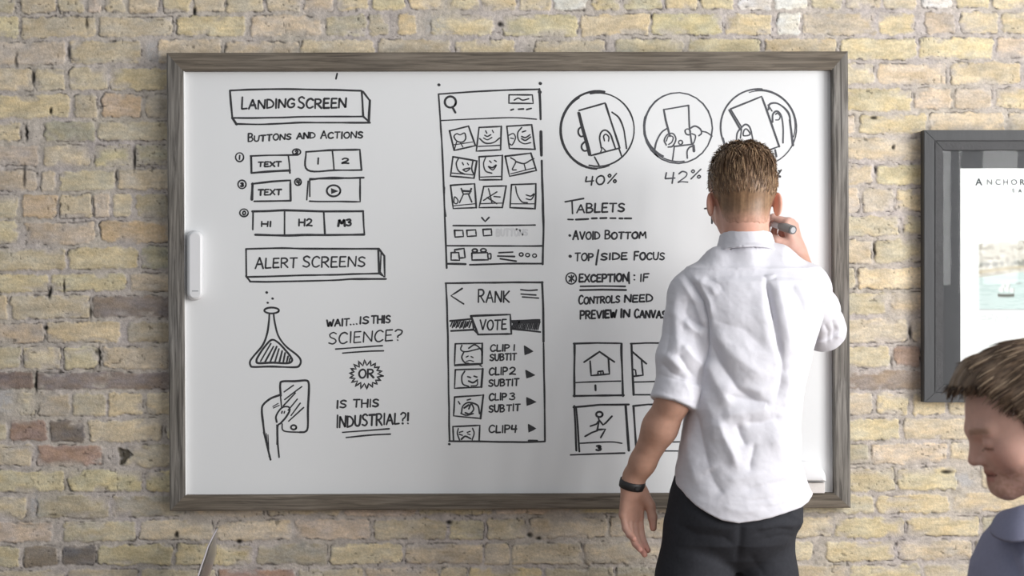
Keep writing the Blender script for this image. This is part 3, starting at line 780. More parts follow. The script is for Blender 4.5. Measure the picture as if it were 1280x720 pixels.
    k.curve((512,392),(524,345),(548,302),(578,280), w=1.9); k.curve((572,365),(562,340),(578,312),(606,308),(620,336),(604,370),(582,375), w=1.8); k.curve((572,345),(584,318),(606,326),(600,350),(584,362), w=1.4)
    k.curve((690,282),(715,270),(742,284),(748,306),(735,318), w=1.8); k.curve((666,292),(678,284),(692,292),(690,312),(672,310),(666,292), w=1.6); k.curve((752,296),(775,302),(800,320), w=1.7); k.curve((700,308),(718,318),(712,348),(702,364), w=1.7); k.oval((643,352), 10, 10, w=1.5)
    k.line((612,374),(602,440), w=1.8); k.curve((676,430),(676,396),(690,376),(706,372), w=1.8); k.line((708,368),(710,395), w=2.8)
    k.build('marker_drawing', 'circled sketch of a phone held in both hands', M['ink_grey'])
    k = Ink((690, 90), 4)
    k.oval((1033,275), 190, 190, w=1.8, a0=2.2, a1=4.8); k.oval((1036,278), 187, 190, w=1.5, a0=4.6, a1=8.3); k.oval((1040,270), 176, 176, w=1.2, a0=4.4, a1=6.6)
    k.line((893,185),(1048,122),(1135,372),(1085,390), w=1.9); k.line((886,190),(942,288), w=2.0); k.line((893,185),(945,272), w=1.7); k.line((1052,130),(1136,372), w=2.2)
    k.curve((922,345),(926,306),(945,280),(968,262),(990,280),(1005,340), w=1.8); k.curve((958,318),(960,292),(974,286),(990,312),(958,318), w=1.6); k.line((942,330),(948,285), w=1.7)
    k.curve((1082,188),(1090,160),(1132,160),(1182,206),(1194,280),(1204,368), w=2.1); k.line((1188,240),(1206,366), w=2.4); k.curve((1102,250),(1104,212),(1124,196),(1146,220),(1155,280),(1155,354), w=1.9); k.curve((1118,212),(1126,206),(1140,220),(1134,238),(1118,240), w=1.5); k.line((1080,165),(1100,195), w=1.4)
    k.line((1116,390),(1122,422), w=2.2); k.curve((898,420),(870,380),(856,330), w=1.5)
    k.build('marker_drawing', 'circled sketch of a tilted tablet behind the head of the man', M['ink_grey'])
    k = Ink((690, 90), 4)
    k.text('40', 168, 262, 566, 560, 44, w=1.8); k.text('%', 278, 324, 558, 556, 46, w=1.6)
    k.build('marker_writing', 'forty percent under the first circle')
    k = Ink((690, 90), 4)
    k.text('42', 566, 680, 556, 552, 56, w=1.6); k.text('%', 694, 746, 534, 532, 48, w=1.5)
    k.build('marker_writing', 'forty two percent under the middle circle', M['ink_grey'])
    k = Ink((690, 90), 4)
    k.line((1146,490),(1126,520), w=1.6); k.dot(1138, 522, 1.3); k.dot(1134, 494, 1.0)
    k.build('marker_writing', 'percent sign mostly hidden by the head of the man')
    # --- tablets list
    k = Ink((690, 230), 4)
    k.line((66,90),(110,82),(158,73), w=1.9); k.line((100,84),(103,148), w=1.9); k.text('ABLETS', 125, 362, 143, 138, 42, w=1.9)
    for a, b in [((80,177),(105,178)),((120,178),(182,175)),((200,172),(224,171)),((242,171),(272,170)),((292,171),(318,171)),((338,172),(352,172)),((364,172),(396,172))]: k.line(a, b, w=2.1)
    k.dot(88, 257, 1.4); k.text('AVOID', 106, 238, 277, 276, 36, w=1.9, first=1.2); k.text('BOTTOM', 266, 470, 275, 270, 32, w=1.9, first=1.3)
    k.dot(90, 361, 1.6); k.text('TOP', 116, 205, 384, 380, 34, w=1.9, first=1.15); k.line((233,330),(226,365),(220,403), w=2.1); k.text('SIDE', 246, 375, 379, 376, 32, w=1.9); k.text('FOCUS', 412, 562, 379, 378, 34, w=1.9, first=1.15)
    k.oval((96,472), 26, 28, w=1.8); k.line((84,462),(110,482), w=1.8); k.line((108,460),(86,486), w=1.8); k.line((97,456),(97,490), w=1.8)
    k.text('EXCEPTION', 137, 380, 490, 486, 36, w=2.1); k.line((384,442),(386,497), w=1.9); k.dot(411, 456, .9); k.dot(411, 478, .9); k.text('IF', 442, 483, 486, 484, 34, w=1.9)
    k.line((142,512),(250,510),(365,512), w=2); k.line((140,531),(250,528),(370,530), w=2)
    k.text('CONTROLS', 135, 338, 600, 592, 32, w=1.9, first=1.25); k.text('NEED', 364, 502, 590, 588, 34, w=2.1)
    k.text('PREVIEW', 142, 322, 674, 668, 38, w=2.1, first=1.1); k.text('IN', 344, 388, 666, 664, 36, w=2.1, first=1.1); k.text('CANVAS', 414, 570, 668, 670, 36, w=2.2, first=1.15)
    k.build('marker_writing', 'list headed tablets')
    k = Ink((690, 230), 4)
    k.line((764,123),(792,120), w=2.0); k.line((800,120),(830,120), w=2.0); k.line((800,140),(800,196), w=2.0); k.dot(840, 191, 1.7)
    k.build('marker_writing', 'word just being written beside the head of the man')
    # --- little panels
    k = Ink((690, 400), 4)
    k.line((108,118),(230,114),(345,117),(355,380), w=2); k.line((112,118),(112,382), w=2.4); k.line((108,380),(230,377),(358,376), w=2.2); k.line((350,118),(351,376), w=1.7); k.line((120,313),(230,308),(342,306), w=1.6)
    k.line((160,210),(237,158),(312,210), w=2); k.line((190,205),(195,278),(288,270),(282,190), w=2); k.line((230,276),(230,258),(256,255),(258,272), w=1.8); k.line((244,262),(244,272), w=1.3); k.line((217,327),(218,351), w=2.2)
    k.line((394,118),(470,115),(640,116), w=2); k.line((398,118),(402,250),(408,374), w=2.3); k.line((408,374),(640,374), w=1.7); k.line((412,310),(640,304), w=1.6)
    k.line((402,158),(472,218), w=2); k.line((448,200),(456,275),(408,281), w=1.9); k.line((408,246),(418,250),(421,276), w=1.7)
    k.line((108,436),(240,424),(384,422), w=2.2); k.line((112,430),(122,652), w=2.1); k.line((122,440),(137,657), w=2); k.line((368,425),(385,652), w=2.7); k.line((92,674),(220,670),(364,666), w=1.7); k.curve((135,616),(220,612),(300,610),(350,617), w=1.6)
    k.oval((237,472), 16, 13, w=2); k.line((232,486),(236,502),(226,552), w=2); k.line((234,505),(222,520),(192,530), w=1.9); k.line((236,500),(256,524),(270,514),(300,481), w=1.9); k.line((226,548),(268,545),(244,587), w=2); k.line((228,552),(200,562),(166,581), w=1.9)
    k.text('3', 222, 246, 652, 652, 22, w=1.9)
    k.line((406,430),(480,422),(660,420), w=2.1); k.line((408,432),(414,520),(422,644), w=2.4); k.line((560,612),(660,608), w=1.5); k.line((420,650),(560,655),(660,655), w=1.5); k.line((625,546),(628,564), w=2)
    k.build('marker_drawing', 'four small storyboard panels with houses and a running figure')
drawings()

# ------------------------------------------------------------------ things on the board
def board_things():
    # long rounded plastic bar on the left edge
    root = empty('capture_bar', at(245, 375, YB))
    tag(root, 'long white rounded plastic bar stuck on the left edge of the whiteboard', 'whiteboard device')
    def pill(x0, x1, y0, y1, Ya, Yb_, r, name, mat, par):
        # rounded rectangle outline with domed front
        def ring(ins, Y):
            pts = []
            X0, X1, Y0, Y1 = x0+ins, x1-ins, y0+ins, y1-ins
            rr = max(r - ins, 0.5)
            for cx, cy, a0 in [(X1-rr, Y0+rr, -90), (X1-rr, Y1-rr, 0), (X0+rr, Y1-rr, 90), (X0+rr, Y0+rr, 180)]:
                for q in range(7):
                    a = math.radians(a0 + 15*q)
                    pts.append(at(cx + rr*math.cos(a), cy + rr*math.sin(a), Y))
            return pts
        rings = [ring(0, Ya)] + [ring(i_, Yb_ + (Ya-Yb_)*t) for i_, t in [(0, .55), (.5, .3), (1.3, .13), (2.4, .04), (3.8, 0)]]
        n = len(rings[0]); vs = [p for rg in rings for p in rg]; fs = []
        for i in range(len(rings)-1):
            for q in range(n): fs.append((i*n+q, (i+1)*n+q, (i+1)*n+(q+1) % n, i*n+(q+1) % n))
        fs.append(tuple((len(rings)-1)*n + q for q in range(n))); fs.append(tuple(range(n-1, -1, -1)))
        o = mesh_obj(name, vs, fs, mat, par, True); auto_smooth(o, 50)
        return o
    pill(233.5, 254, 288, 375.5, YB - 0.0005, YB - 0.034, 9.5, 'casing', M['white_plastic'], root)
    mb = MB(); mb.box(at(240, 363, YB-.0347), at(248, 364.4, YB-.0337)); mb.build('maker_mark', M['grey_plastic'], root)
    # domed white eraser at the lower right corner
    root = empty('whiteboard_eraser', at(1010, 616, YB))
    tag(root, 'white domed eraser on the whiteboard beside the hem of the white shirt', 'eraser')
    pts = []
    for a in np.linspace(0, math.pi, 19):
        pts.append((1003.5 + 29*math.cos(a)*(1 if math.cos(a) < 0 else 1.0), 601 - 25.5*math.sin(a)**0.85))
    Yb, Yf = YB - 0.0005, YB - 0.05
    rings = []
    for ins, Y in [(0, Yb), (0, Yf + .012), (1.2, Yf + .005), (3.5, Yf + .001), (6, Yf)]:
        rings.append([at(1003.5 + (x-1003.5)*(1-ins/29), 601 - ins*0.25 + (y-601)*(1-ins/29), Y) for x, y in pts])
    n = len(pts); vs = [p for r_ in rings for p in r_]; fs = []
    for i in range(len(rings)-1):
        for q in range(n): fs.append((i*n+q, i*n+(q+1) % n, (i+1)*n+(q+1) % n, (i+1)*n+q))
    fs.append(tuple((len(rings)-1)*n + q for q in range(n))); fs.append(tuple(range(n-1, -1, -1)))
    o = mesh_obj('dome', vs, fs, M['white_plastic'], root, True); auto_smooth(o, 40)
    mb = MB(); mb.box(at(981, 602.3, YB-.0005), at(1031, 616.6, YB-.030), 0.002); mb.build('felt_pad', M['felt'], root)
board_things()

# ------------------------------------------------------------------ framed print on the right
def build_print():
    root = empty('framed_print', at(1340, 333, 0))
    tag(root, 'charcoal framed harbour print hanging on the brick wall at the right', 'picture')
    X0, X1, Z0, Z1 = 1155, 1525, 162.5, 503
    def rails(o, i, Yf, Yb, name, mat, bev=0.0015):
        ox0, ox1, oz0, oz1 = o; ix0, ix1, iz0, iz1 = i
        O = [(ox0, oz0), (ox1, oz0), (ox1, oz1), (ox0, oz1)]; I = [(ix0, iz0), (ix1, iz0), (ix1, iz1), (ix0, iz1)]
        for a in range(4):
            b = (a+1) % 4
            k = MB()
            k.prism([at(*O[a], Yf), at(*O[b], Yf), at(*I[b], Yf), at(*I[a], Yf)], (0, Yb - Yf, 0))
            ob = k.build(name, mat, root)
            bm = bmesh.new(); bm.from_mesh(ob.data)
            bmesh.ops.bevel(bm, geom=[e for e in bm.edges if abs((e.verts[0].co - e.verts[1].co).y) < 1e-4], offset=bev, segments=2, affect='EDGES')
            bmesh.ops.recalc_face_normals(bm, faces=bm.faces[:])
            bm.to_mesh(ob.data); bm.free()
    rails((X0, X1, Z0, Z1), (1168.3, 1511, 175.6, 491), -0.040, -0.002, 'frame_rail', M['frame_grey'])
    rails((1168.6, 1511, 176, 490.7), (1179.3, 1500, 187.6, 481), -0.034, -0.004, 'inner_rail', M['frame_inner'])
    mx = (1177, 1503, 186, 483)
    # black mat with an opening, white bevel, print behind it
    mo = (1200.5, 1480, 210.5, 455.5)
    k = MB()
    A = [(mx[0], mx[2]), (mx[1], mx[2]), (mx[1], mx[3]), (mx[0], mx[3])]; B = [(mo[0], mo[2]), (mo[1], mo[2]), (mo[1], mo[3]), (mo[0], mo[3])]
    vs = [at(*p, -0.020) for p in A] + [at(*p, -0.020) for p in B]
    k.add(vs + [v + np.array([0, 0.003, 0]) for v in vs], [(i, 4+i, 4+(i+1) % 4, (i+1) % 4) for i in range(4)] + [(8+i, 8+(i+1) % 4, 12+(i+1) % 4, 12+i) for i in range(4)])
    k.build('mat_board', M['mat_black'], root)
    k = MB()
    C = [(mo[0]+3, mo[2]+3), (mo[1]-3, mo[2]+3), (mo[1]-3, mo[3]-3), (mo[0]+3, mo[3]-3)]
    vs = [at(*p, -0.0205) for p in B] + [at(*p, -0.0175) for p in C]
    k.add(vs, [(i, 4+i, 4+(i+1) % 4, (i+1) % 4) for i in range(4)])
    k.build('bevel', M['bevel_white'], root)
    # the print: paper with a faded harbour view
    u = np.arange(1199, 1482, 1.0); v = np.arange(209, 458, 1.0)
    U, V = np.meshgrid(u, v)
    col = np.tile(np.array((238, 240, 238.0)), U.shape + (1,))
    def mixc(mask, c):
        nonlocal col
        col = col*(1-mask[..., None]) + np.array(c, dtype=float)*mask[..., None]
    inpic = sstep(1222, 1226, U)*sstep(1460, 1456, U)
    sky = inpic*sstep(252, 262, V)*sstep(306, 298, V)
    mixc(sky*0.75, (226, 234, 236))
    hz = 305 - 5*fbm(U/30, U*0, 3, 41) - 4*np.sin((U-1224)/60)
    land = inpic*sstep(0, 3, V - hz)*sstep(349, 346, V + (U-1225)*0.12)
    n1 = fbm(U/7, V/3, 4, 42)
    mixc(land*0.85, (208, 203, 192)); mixc(land*sstep(.5, .62, n1)*0.8, (172, 166, 154)); mixc(land*sstep(.56, .7, fbm(U/5, V/4, 3, 43))*0.8, (236, 233, 226))
    sh = inpic*np.exp(-((V - (340 - (U-1225)*0.13))/2.2)**2)
    mixc(sh*0.8, (196, 182, 152))
    tr = inpic*np.exp(-((V - (331 - (U-1225)*0.06))/3.2)**2)*sstep(.42, .6, fbm(U/3.2, V/6, 2, 44))
    mixc(tr*0.7, (140, 142, 138))
    wat = inpic*sstep(345, 348, V + (U-1225)*0.12)*sstep(387.5, 386, V)
    mixc(wat*0.9, (206, 220, 217)); mixc(wat*0.5*sstep(.5, .65, fbm(U/16, V/1.6, 3, 45)), (188, 206, 202))
    mixc(inpic*np.exp(-((V-387)/0.9)**2)*0.6, (170, 172, 172))
    hull = sstep(11, 9.5, np.abs(U-1257.5))*np.exp(-((V - 369.5 + 0.02*(U-1257.5)**2*0.3)/1.9)**2)
    mixc(np.clip(hull*1.1, 0, 1), (112, 112, 106))
    for cx, cy, rx, ry in [(1252,362,4,3.6),(1259,361,4,4),(1265,363,3.2,3),(1254,357,3,2.4),(1260,355.5,2.6,2.4)]:
        mixc(np.exp(-(((U-cx)/rx)**2 + ((V-cy)/ry)**2)**2)*0.9, (244, 244, 240))
        mixc(np.exp(-(((U-cx-2.4)/0.9)**2 + ((V-cy)/ry)**2))*0.5, (150, 150, 146))
    for cx, cy, rx, ry in [(1273,354,4,1),(1278,331,5,1.2),(1266,337,3,.8),(1300,362,6,1.5),(1330,372,8,1.6),(1380,360,7,1.5)]:
        mixc(np.exp(-(((U-cx)/rx)**2 + ((V-cy)/ry)**2))*0.6, (140, 142, 138))
    mixc(inpic*sstep(391, 393, V)*sstep(404, 402, V)*sstep(.5, .66, fbm(U/1.6, V/2.2, 2, 46))*0.25, (170, 172, 174))
    P = np.array([at(a, b, -0.0172) for a, b in zip(U.ravel(), V.ravel())])
    nv, nu = U.shape; idx = np.arange(nv*nu).reshape(nv, nu)
    Fq = np.stack([idx[:-1, :-1], idx[1:, :-1], idx[1:, 1:], idx[:-1, 1:]], -1).reshape(-1, 4)
    pr = mesh_obj('print', P, Fq, M['print'], root, False, cols=s2l(col).reshape(-1, 3))
    def lettering(txt, px, py, h, space):
        cu = bpy.data.curves.new('lettering', 'FONT'); cu.body = txt
        cu.size = h; cu.space_character = space; cu.extrude = 0.0001; cu.offset = 0.0005
        ob = bpy.data.objects.new('lettering', cu); SC.collection.objects.link(ob)
        dg = bpy.context.evaluated_depsgraph_get(); me = bpy.data.meshes.new_from_object(ob.evaluated_get(dg))
        SC.collection.objects.unlink(ob)
        vv = np.array([v.co for v in me.vertices]); ff = [tuple(p.vertices) for p in me.polygons]
        p0 = at(px, py, -0.0175)
        vv = np.stack([p0[0] + vv[:, 0], np.full(len(vv), p0[1]) - vv[:, 2], p0[2] + vv[:, 1]], 1)
        mesh_obj('lettering', vv, ff, M['print_text'], pr, False)
    lettering('A', 1219.5, 231.5, 0.0265, 1.0)
    for ch, px in zip('NCHOR', (1233, 1244, 1253.5, 1263.5, 1274.5)): lettering(ch, px, 231, 0.0215, 1.0)
    lettering('S', 1265, 240.5, 0.0150, 1.0); lettering('A', 1273, 240.5, 0.0130, 1.0); lettering('N', 1282, 240.5, 0.0130, 1.0)
    k = MB()
    k.add([at(mx[0]+2, mx[2]+2, -0.0245), at(mx[1]-2, mx[2]+2, -0.0245), at(mx[1]-2, mx[3]-2, -0.0245), at(mx[0]+2, mx[3]-2, -0.0245)], [(0, 3, 2, 1)])
    k.build('glass_pane', M['glass'], root)
build_print()
# ------------------------------------------------------------------ figures: distance fields turned into one smooth mesh
def smin(a, b, k):
    if k <= 0: return np.minimum(a, b)
    h = np.clip(0.5 + 0.5*(b - a)/k, 0, 1)
    return b + (a - b)*h - k*h*(1 - h)
def smax(a, b, k): return -smin(-a, -b, k)
def cone(P, a, b, r1, r2):
    """round cone between a and b"""
    a = np.asarray(a, float); b = np.asarray(b, float)
    ba = b - a; l2 = ba @ ba; rr = r1 - r2
    pa = P - a
    h = np.clip((pa @ ba) / l2, 0, 1)
    d = np.sqrt(((pa - h[:, None]*ba)**2).sum(1))
    return d - (r1 - rr*h)
def ell(P, c, r, R=None):
    q = P - np.asarray(c, float)
    if R is not None: q = q @ R
    r = np.asarray(r, float)
    k0 = np.sqrt(((q/r)**2).sum(1)); k1 = np.sqrt(((q/(r*r))**2).sum(1))
    return k0*(k0 - 1)/np.maximum(k1, 1e-9)
def chain(P, pts, rs, k=0.012):
    f = None
    for i in range(len(pts)-1):
        d = cone(P, pts[i], pts[i+1], rs[i], rs[i+1])
        f = d if f is None else smin(f, d, k)
    return f

def sdf_mesh(f, lo, hi, h, newton=2):
    """naive surface nets on a sparse grid; returns verts, quads"""
    lo = np.array(lo, float); hi = np.array(hi, float)
    B = 8
    nb = np.maximum(np.ceil((hi-lo)/(h*B)).astype(int), 1)
    n = nb*B + 1
    # coarse pass picks the blocks near the surface
    cx = [lo[a] + (np.arange(nb[a]) + 0.5)*h*B for a in range(3)]
    C = np.stack(np.meshgrid(*cx, indexing='ij'), -1).reshape(-1, 3)
    fc = np.concatenate([f(C[i:i+200000]) for i in range(0, len(C), 200000)])
    near = np.abs(fc) < h*B*1.25
    V = np.empty(n, dtype=np.float32)
    sg = np.where(fc.reshape(nb) > 0, 1.0, -1.0).astype(np.float32)
    V[:-1, :-1, :-1] = np.repeat(np.repeat(np.repeat(sg, B, 0), B, 1), B, 2)
    V[-1] = V[-2]; V[:, -1] = V[:, -2]; V[:, :, -1] = V[:, :, -2]
    bi = np.argwhere(near.reshape(nb))
    off = np.stack(np.meshgrid(*[np.arange(B+1)]*3, indexing='ij'), -1).reshape(-1, 3)
    ch = 400
    for i in range(0, len(bi), ch):
        g_ = (bi[i:i+ch, None, :]*B + off[None]).reshape(-1, 3)
        V[g_[:, 0], g_[:, 1], g_[:, 2]] = f(lo + g_*h)
    S = V < 0
    allc = np.ones(tuple(n-1), bool); anyc = np.zeros(tuple(n-1), bool)
    for dx in (0, 1):
        for dy in (0, 1):
            for dz in (0, 1):
                q = S[dx:n[0]-1+dx, dy:n[1]-1+dy, dz:n[2]-1+dz]
                allc &= q; anyc |= q
    cells = np.argwhere(anyc & ~allc)
    idx = np.full(tuple(n-1), -1, dtype=np.int32); idx[cells[:, 0], cells[:, 1], cells[:, 2]] = np.arange(len(cells))
    acc = np.zeros((len(cells), 3)); cnt = np.zeros(len(cells))
    cor = [(a, b, c) for a in (0, 1) for b in (0, 1) for c in (0, 1)]
    vals = {c: V[cells[:, 0]+c[0], cells[:, 1]+c[1], cells[:, 2]+c[2]] for c in cor}
    for a in cor:
        for ax in range(3):
            if a[ax] == 0:
                b = list(a); b[ax] = 1; b = tuple(b)
                va, vb = vals[a], vals[b]
                m = (va < 0) != (vb < 0)
                t = va[m]/(va[m]-vb[m])
                p = np.tile(np.array(a, float), (m.sum(), 1)); p[:, ax] += t
                acc[m] += p; cnt[m] += 1
    P = lo + (cells + acc/cnt[:, None])*h
    quads = []
    for ax in range(3):
        o1, o2 = [(1, 2), (2, 0), (0, 1)][ax]
        sl = [slice(None)]*3; sl2 = [slice(None)]*3
        sl[ax] = slice(0, -1); sl2[ax] = slice(1, None)
        m = S[tuple(sl)] != S[tuple(sl2)]
        e = np.argwhere(m)
        ok = (e[:, o1] > 0) & (e[:, o2] > 0) & (e[:, o1] < n[o1]-1) & (e[:, o2] < n[o2]-1)
        e = e[ok]
        def ci(d1, d2):
            q = e.copy(); q[:, o1] += d1; q[:, o2] += d2
            return idx[q[:, 0], q[:, 1], q[:, 2]]
        Q = np.stack([ci(-1, -1), ci(0, -1), ci(0, 0), ci(-1, 0)], 1)
        inside = S[e[:, 0], e[:, 1], e[:, 2]]
        Q[~inside] = Q[~inside][:, ::-1]
        quads.append(Q)
    Q = np.concatenate(quads); Q = Q[(Q >= 0).all(1)]
    for _ in range(newton):
        e = h*0.25
        f0 = f(P)
        gr = np.stack([f(P + np.eye(3)[a]*e) - f(P - np.eye(3)[a]*e) for a in range(3)], 1)/(2*e)
        gl = np.maximum((gr**2).sum(1), 0.05)
        st = (f0/gl)[:, None]*gr
        L = np.linalg.norm(st, axis=1, keepdims=True)
        st *= np.minimum(1, 0.45*h/np.maximum(L, 1e-9))
        P = P - st
    return P, Q.astype(np.int32)

def largest_piece(P, Q):
    """keep only the connected piece with most vertices"""
    lab = np.arange(len(P))
    E = np.concatenate([Q[:, [0, 1]], Q[:, [1, 2]], Q[:, [2, 3]], Q[:, [3, 0]]])
    while True:
        new = lab.copy()
        np.minimum.at(new, E[:, 0], lab[E[:, 1]]); np.minimum.at(new, E[:, 1], lab[E[:, 0]])
        new = new[new]
        if (new == lab).all(): break
        lab = new
    u, c = np.unique(lab[Q[:, 0]], return_counts=True)
    best = u[c.argmax()]
    keep = lab == best
    remap = np.cumsum(keep) - 1
    return P[keep], remap[Q[keep[Q[:, 0]]]].astype(np.int32)

def normals(P, Q):
    N_ = np.zeros_like(P)
    fn = np.cross(P[Q[:, 2]] - P[Q[:, 0]], P[Q[:, 3]] - P[Q[:, 1]])
    for i in range(4): np.add.at(N_, Q[:, i], fn)
    return N_/np.maximum(np.linalg.norm(N_, axis=1, keepdims=True), 1e-12)

def unit(v): v = np.asarray(v, float); return v/np.linalg.norm(v)

# ---- head in its own frame: x to its left, y forward, z up, origin between the ears at eye level
def head_sdf(q):
    x = np.abs(q[:, 0]); S_ = np.stack([x, q[:, 1], q[:, 2]], 1)
    f = ell(q, (0, 0.0, 0.035), (.075, .098, .082))
    f = smin(f, ell(q, (0, .034, -.018), (.061, .064, .074)), .03)
    f = smin(f, cone(S_, (.033, .014, -.046), (.012, .074, -.072), .0245, .019), .025)
    f = smin(f, cone(S_, (0, .074, -.072), (.010, .074, -.071), .0205, .019), .012)
    f = smin(f, cone(S_, (.010, .091, .020), (.036, .080, .022), .0125, .011), .014)         # brow
    f = smin(f, ell(S_, (.046, .062, -.022), (.022, .022, .024)), .02)                        # cheek bone
    f = smax(f, -ell(S_, (.033, .108, .001), (.019, .019, .0125)), .014)                      # eye socket
    f = smin(f, ell(S_, (.032, .0825, .001), (.0145, .0125, .0125)), .004)                    # lid over the eye
    f = smin(f, cone(q, (0, .0945, .010), (0, .1065, -.021), .0072, .0100), .009)             # nose
    f = smin(f, ell(S_, (.0115, .0965, -.0250), (.0080, .0105, .0070)), .005)
    f = smax(f, -ell(S_, (.0065, .100, -.0335), (.0035, .006, .004)), .003)
    f = smin(f, cone(S_, (0, .0905, -.0445), (.021, .0795, -.0475), .0078, .004), .006)       # lips
    f = smin(f, cone(S_, (0, .0885, -.0565), (.018, .079, -.0515), .0085, .004), .005)
    f = smax(f, -cone(S_, (0, .102, -.0500), (.024, .087, -.0492), .0022, .0018), .004)
    # ear
    ang = math.radians(24); R = np.array([[math.cos(ang), -math.sin(ang), 0], [math.sin(ang), math.cos(ang), 0], [0, 0, 1]])
    e = ell(S_, (.0795, -.013, -.007), (.0075, .0175, .0285), R)
    e = smax(e, -ell(S_, (.0873, -.008, -.003), (.0065, .0105, .019), R), .004)
    f = smin(f, e, .006)
    return f
def head_tint(q, base):
    """skin colour over the head: lips, brows, lashes"""
    c = np.tile(np.asarray(base, float), (len(q), 1))
    x = np.abs(q[:, 0])
    def mixin(m, col):
        nonlocal c
        c = c*(1-m[:, None]) + np.asarray(col, float)*m[:, None]
    lip = sstep(.0125, .008, np.hypot((q[:, 2] + .0505)*1.15, 0)) * sstep(.024, .018, x) * sstep(.078, .084, q[:, 1])
    mixin(lip*0.55, (172, 104, 98))
    mixin(sstep(.0022, .0008, np.abs(q[:, 2]+.0498))*sstep(.024, .02, x)*sstep(.078, .082, q[:, 1])*0.8, (70, 40, 38))
    brow = sstep(.0062, .003, np.abs(q[:, 2] - .0235 + (x-.03)**2*4)) * sstep(.010, .015, x)*sstep(.052, .046, x)*sstep(.06, .07, q[:, 1])
    mixin(brow*0.45, (128, 98, 76))
    lash = sstep(.0022, .0010, np.abs(q[:, 2] + .0048 + (x-.032)**2*14)) * sstep(.016, .020, x)*sstep(.049, .045, x)*sstep(.07, .076, q[:, 1])
    mixin(lash*0.6, (84, 62, 52))
    mixin(np.exp(-(((x-.048)/.02)**2 + ((q[:, 2]+.02)/.022)**2))*sstep(.03, .06, q[:, 1])*0.30, (204, 132, 118))
    mixin(sstep(.068, .078, x)*sstep(.03, .0, np.abs(q[:, 2]))*sstep(-.03, -.01, -np.abs(q[:, 1]+.01))*0.5, (205, 128, 112))
    return c

class Frame:
    def __init__(self, o, fwd, up, s=1.0):
        self.o = np.asarray(o, float); f = unit(fwd); u = np.asarray(up, float); u = unit(u - f*(u @ f)); r = np.cross(u, f)   # r: to the head's left... x axis
        self.R = np.stack([np.cross(f, u), f, u], 1); self.s = s
    def loc(self, P): return ((P - self.o) @ self.R)/self.s
    def wor(self, q): return self.o + (np.asarray(q, float)*self.s) @ self.R.T

def hand_sdf(w, u, n, side, curls, thumb, s=1.0, spread=1.0):
    """hand at wrist w, fingers along u, palm facing n; side +1 right hand, -1 left. returns f(P)"""
    u = unit(u); n = np.asarray(n, float); n = unit(n - u*(n @ u))
    t = np.cross(u, n)*side            # towards the thumb
    palm = []; fing = []
    kn = [(.0265, .086), (.0090, .090), (-.0085, .086), (-.0245, .078)]
    ln = [(.043, .026, .021), (.047, .030, .022), (.043, .028, .021), (.034, .021, .019)]
    for (lt, lu), L, cu in zip(kn, ln, curls):
        k = w + s*(u*lu + t*lt - n*.002)
        palm.append((w + s*(t*lt*0.55 + u*.012), k, .0165*s, .0118*s))
        ang = 0; p = k; r = .0098*s
        lat = lt*0.35*spread
        for sg, (l, c) in enumerate(zip(L, cu)):
            ang += math.radians(c)
            d = unit(u*math.cos(ang) + n*math.sin(ang) + t*lat*6*math.cos(ang)*0.35)
            p2 = p + d*l*s; r2 = r*0.90
            fing.append((len(palm)-1, p, p2, r, r2)); p = p2; r = r2
    tb = w + s*(u*.022 + t*.022 + n*.010)
    th = [tb]
    for d, l in zip(thumb, (.040, .031, .026)):
        dd = unit(u*d[0] + t*d[1] + n*d[2]); th.append(th[-1] + dd*l*s)
    tr = [.0175*s, .0130*s, .0110*s, .0085*s]
    def f(P):
        g_ = None
        for a, b, r1, r2 in palm:
            d = cone(P, a, b, r1, r2); g_ = d if g_ is None else smin(g_, d, .012*s)
        g_ = smin(g_, cone(P, w - u*.02*s, w + u*.02*s, .024*s, .019*s), .02*s)
        tf = chain(P, th, tr, .006*s)
        g_ = smin(g_, tf, .012*s)
        for fi in range(4):
            seg = [q for q in fing if q[0] == fi]
            d = None
            for _, a, b, r1, r2 in seg:
                e = cone(P, a, b, r1, r2); d = e if d is None else smin(d, e, .004*s)
            g_ = smin(g_, d, .0045*s)
        return g_
    f.tips = [[q for q in fing if q[0] == i][-1][2] for i in range(4)]
    f.thumb_tip = th[-1]
    return f

def px_of(P):
    d = CAM_D + P[:, 1]
    return 640 + P[:, 0]/d*F_PX, 360 - (P[:, 2] - CAM_Z)/d*F_PX

def poly_dist(u, v, pts):
    """distance to a polyline and position along it (0..1)"""
    pts = np.array(pts, float); best = np.full(u.shape, 1e9); tt = np.zeros(u.shape)
    seg = np.linalg.norm(np.diff(pts, axis=0), axis=1); cs = np.concatenate([[0], np.cumsum(seg)]); tot = cs[-1]
    for i in range(len(pts)-1):
        a, b = pts[i], pts[i+1]; ba = b-a
        h = np.clip(((u-a[0])*ba[0] + (v-a[1])*ba[1])/(ba@ba), 0, 1)
        d = np.hypot(u-a[0]-h*ba[0], v-a[1]-h*ba[1])
        m = d < best; best = np.where(m, d, best); tt = np.where(m, (cs[i]+h*seg[i])/tot, tt)
    return best, tt

def apply_folds(P, Q, folds, front=None):
    N_ = normals(P, Q); u, v = px_of(P)
    disp = np.zeros(len(P))
    for pts, w, A in folds:
        d, t = poly_dist(u, v, pts)
        disp += A*0.001*np.exp(-(np.sqrt(d*d + 0.5)/w)**(1.15 if A < 0 else 1.6))*(0.15 + 0.85*sstep(0, .2, t)*sstep(1, .75, t))
    back = sstep(0.05, 0.45, -N_[:, 1])
    return P + N_*(disp*back)[:, None]

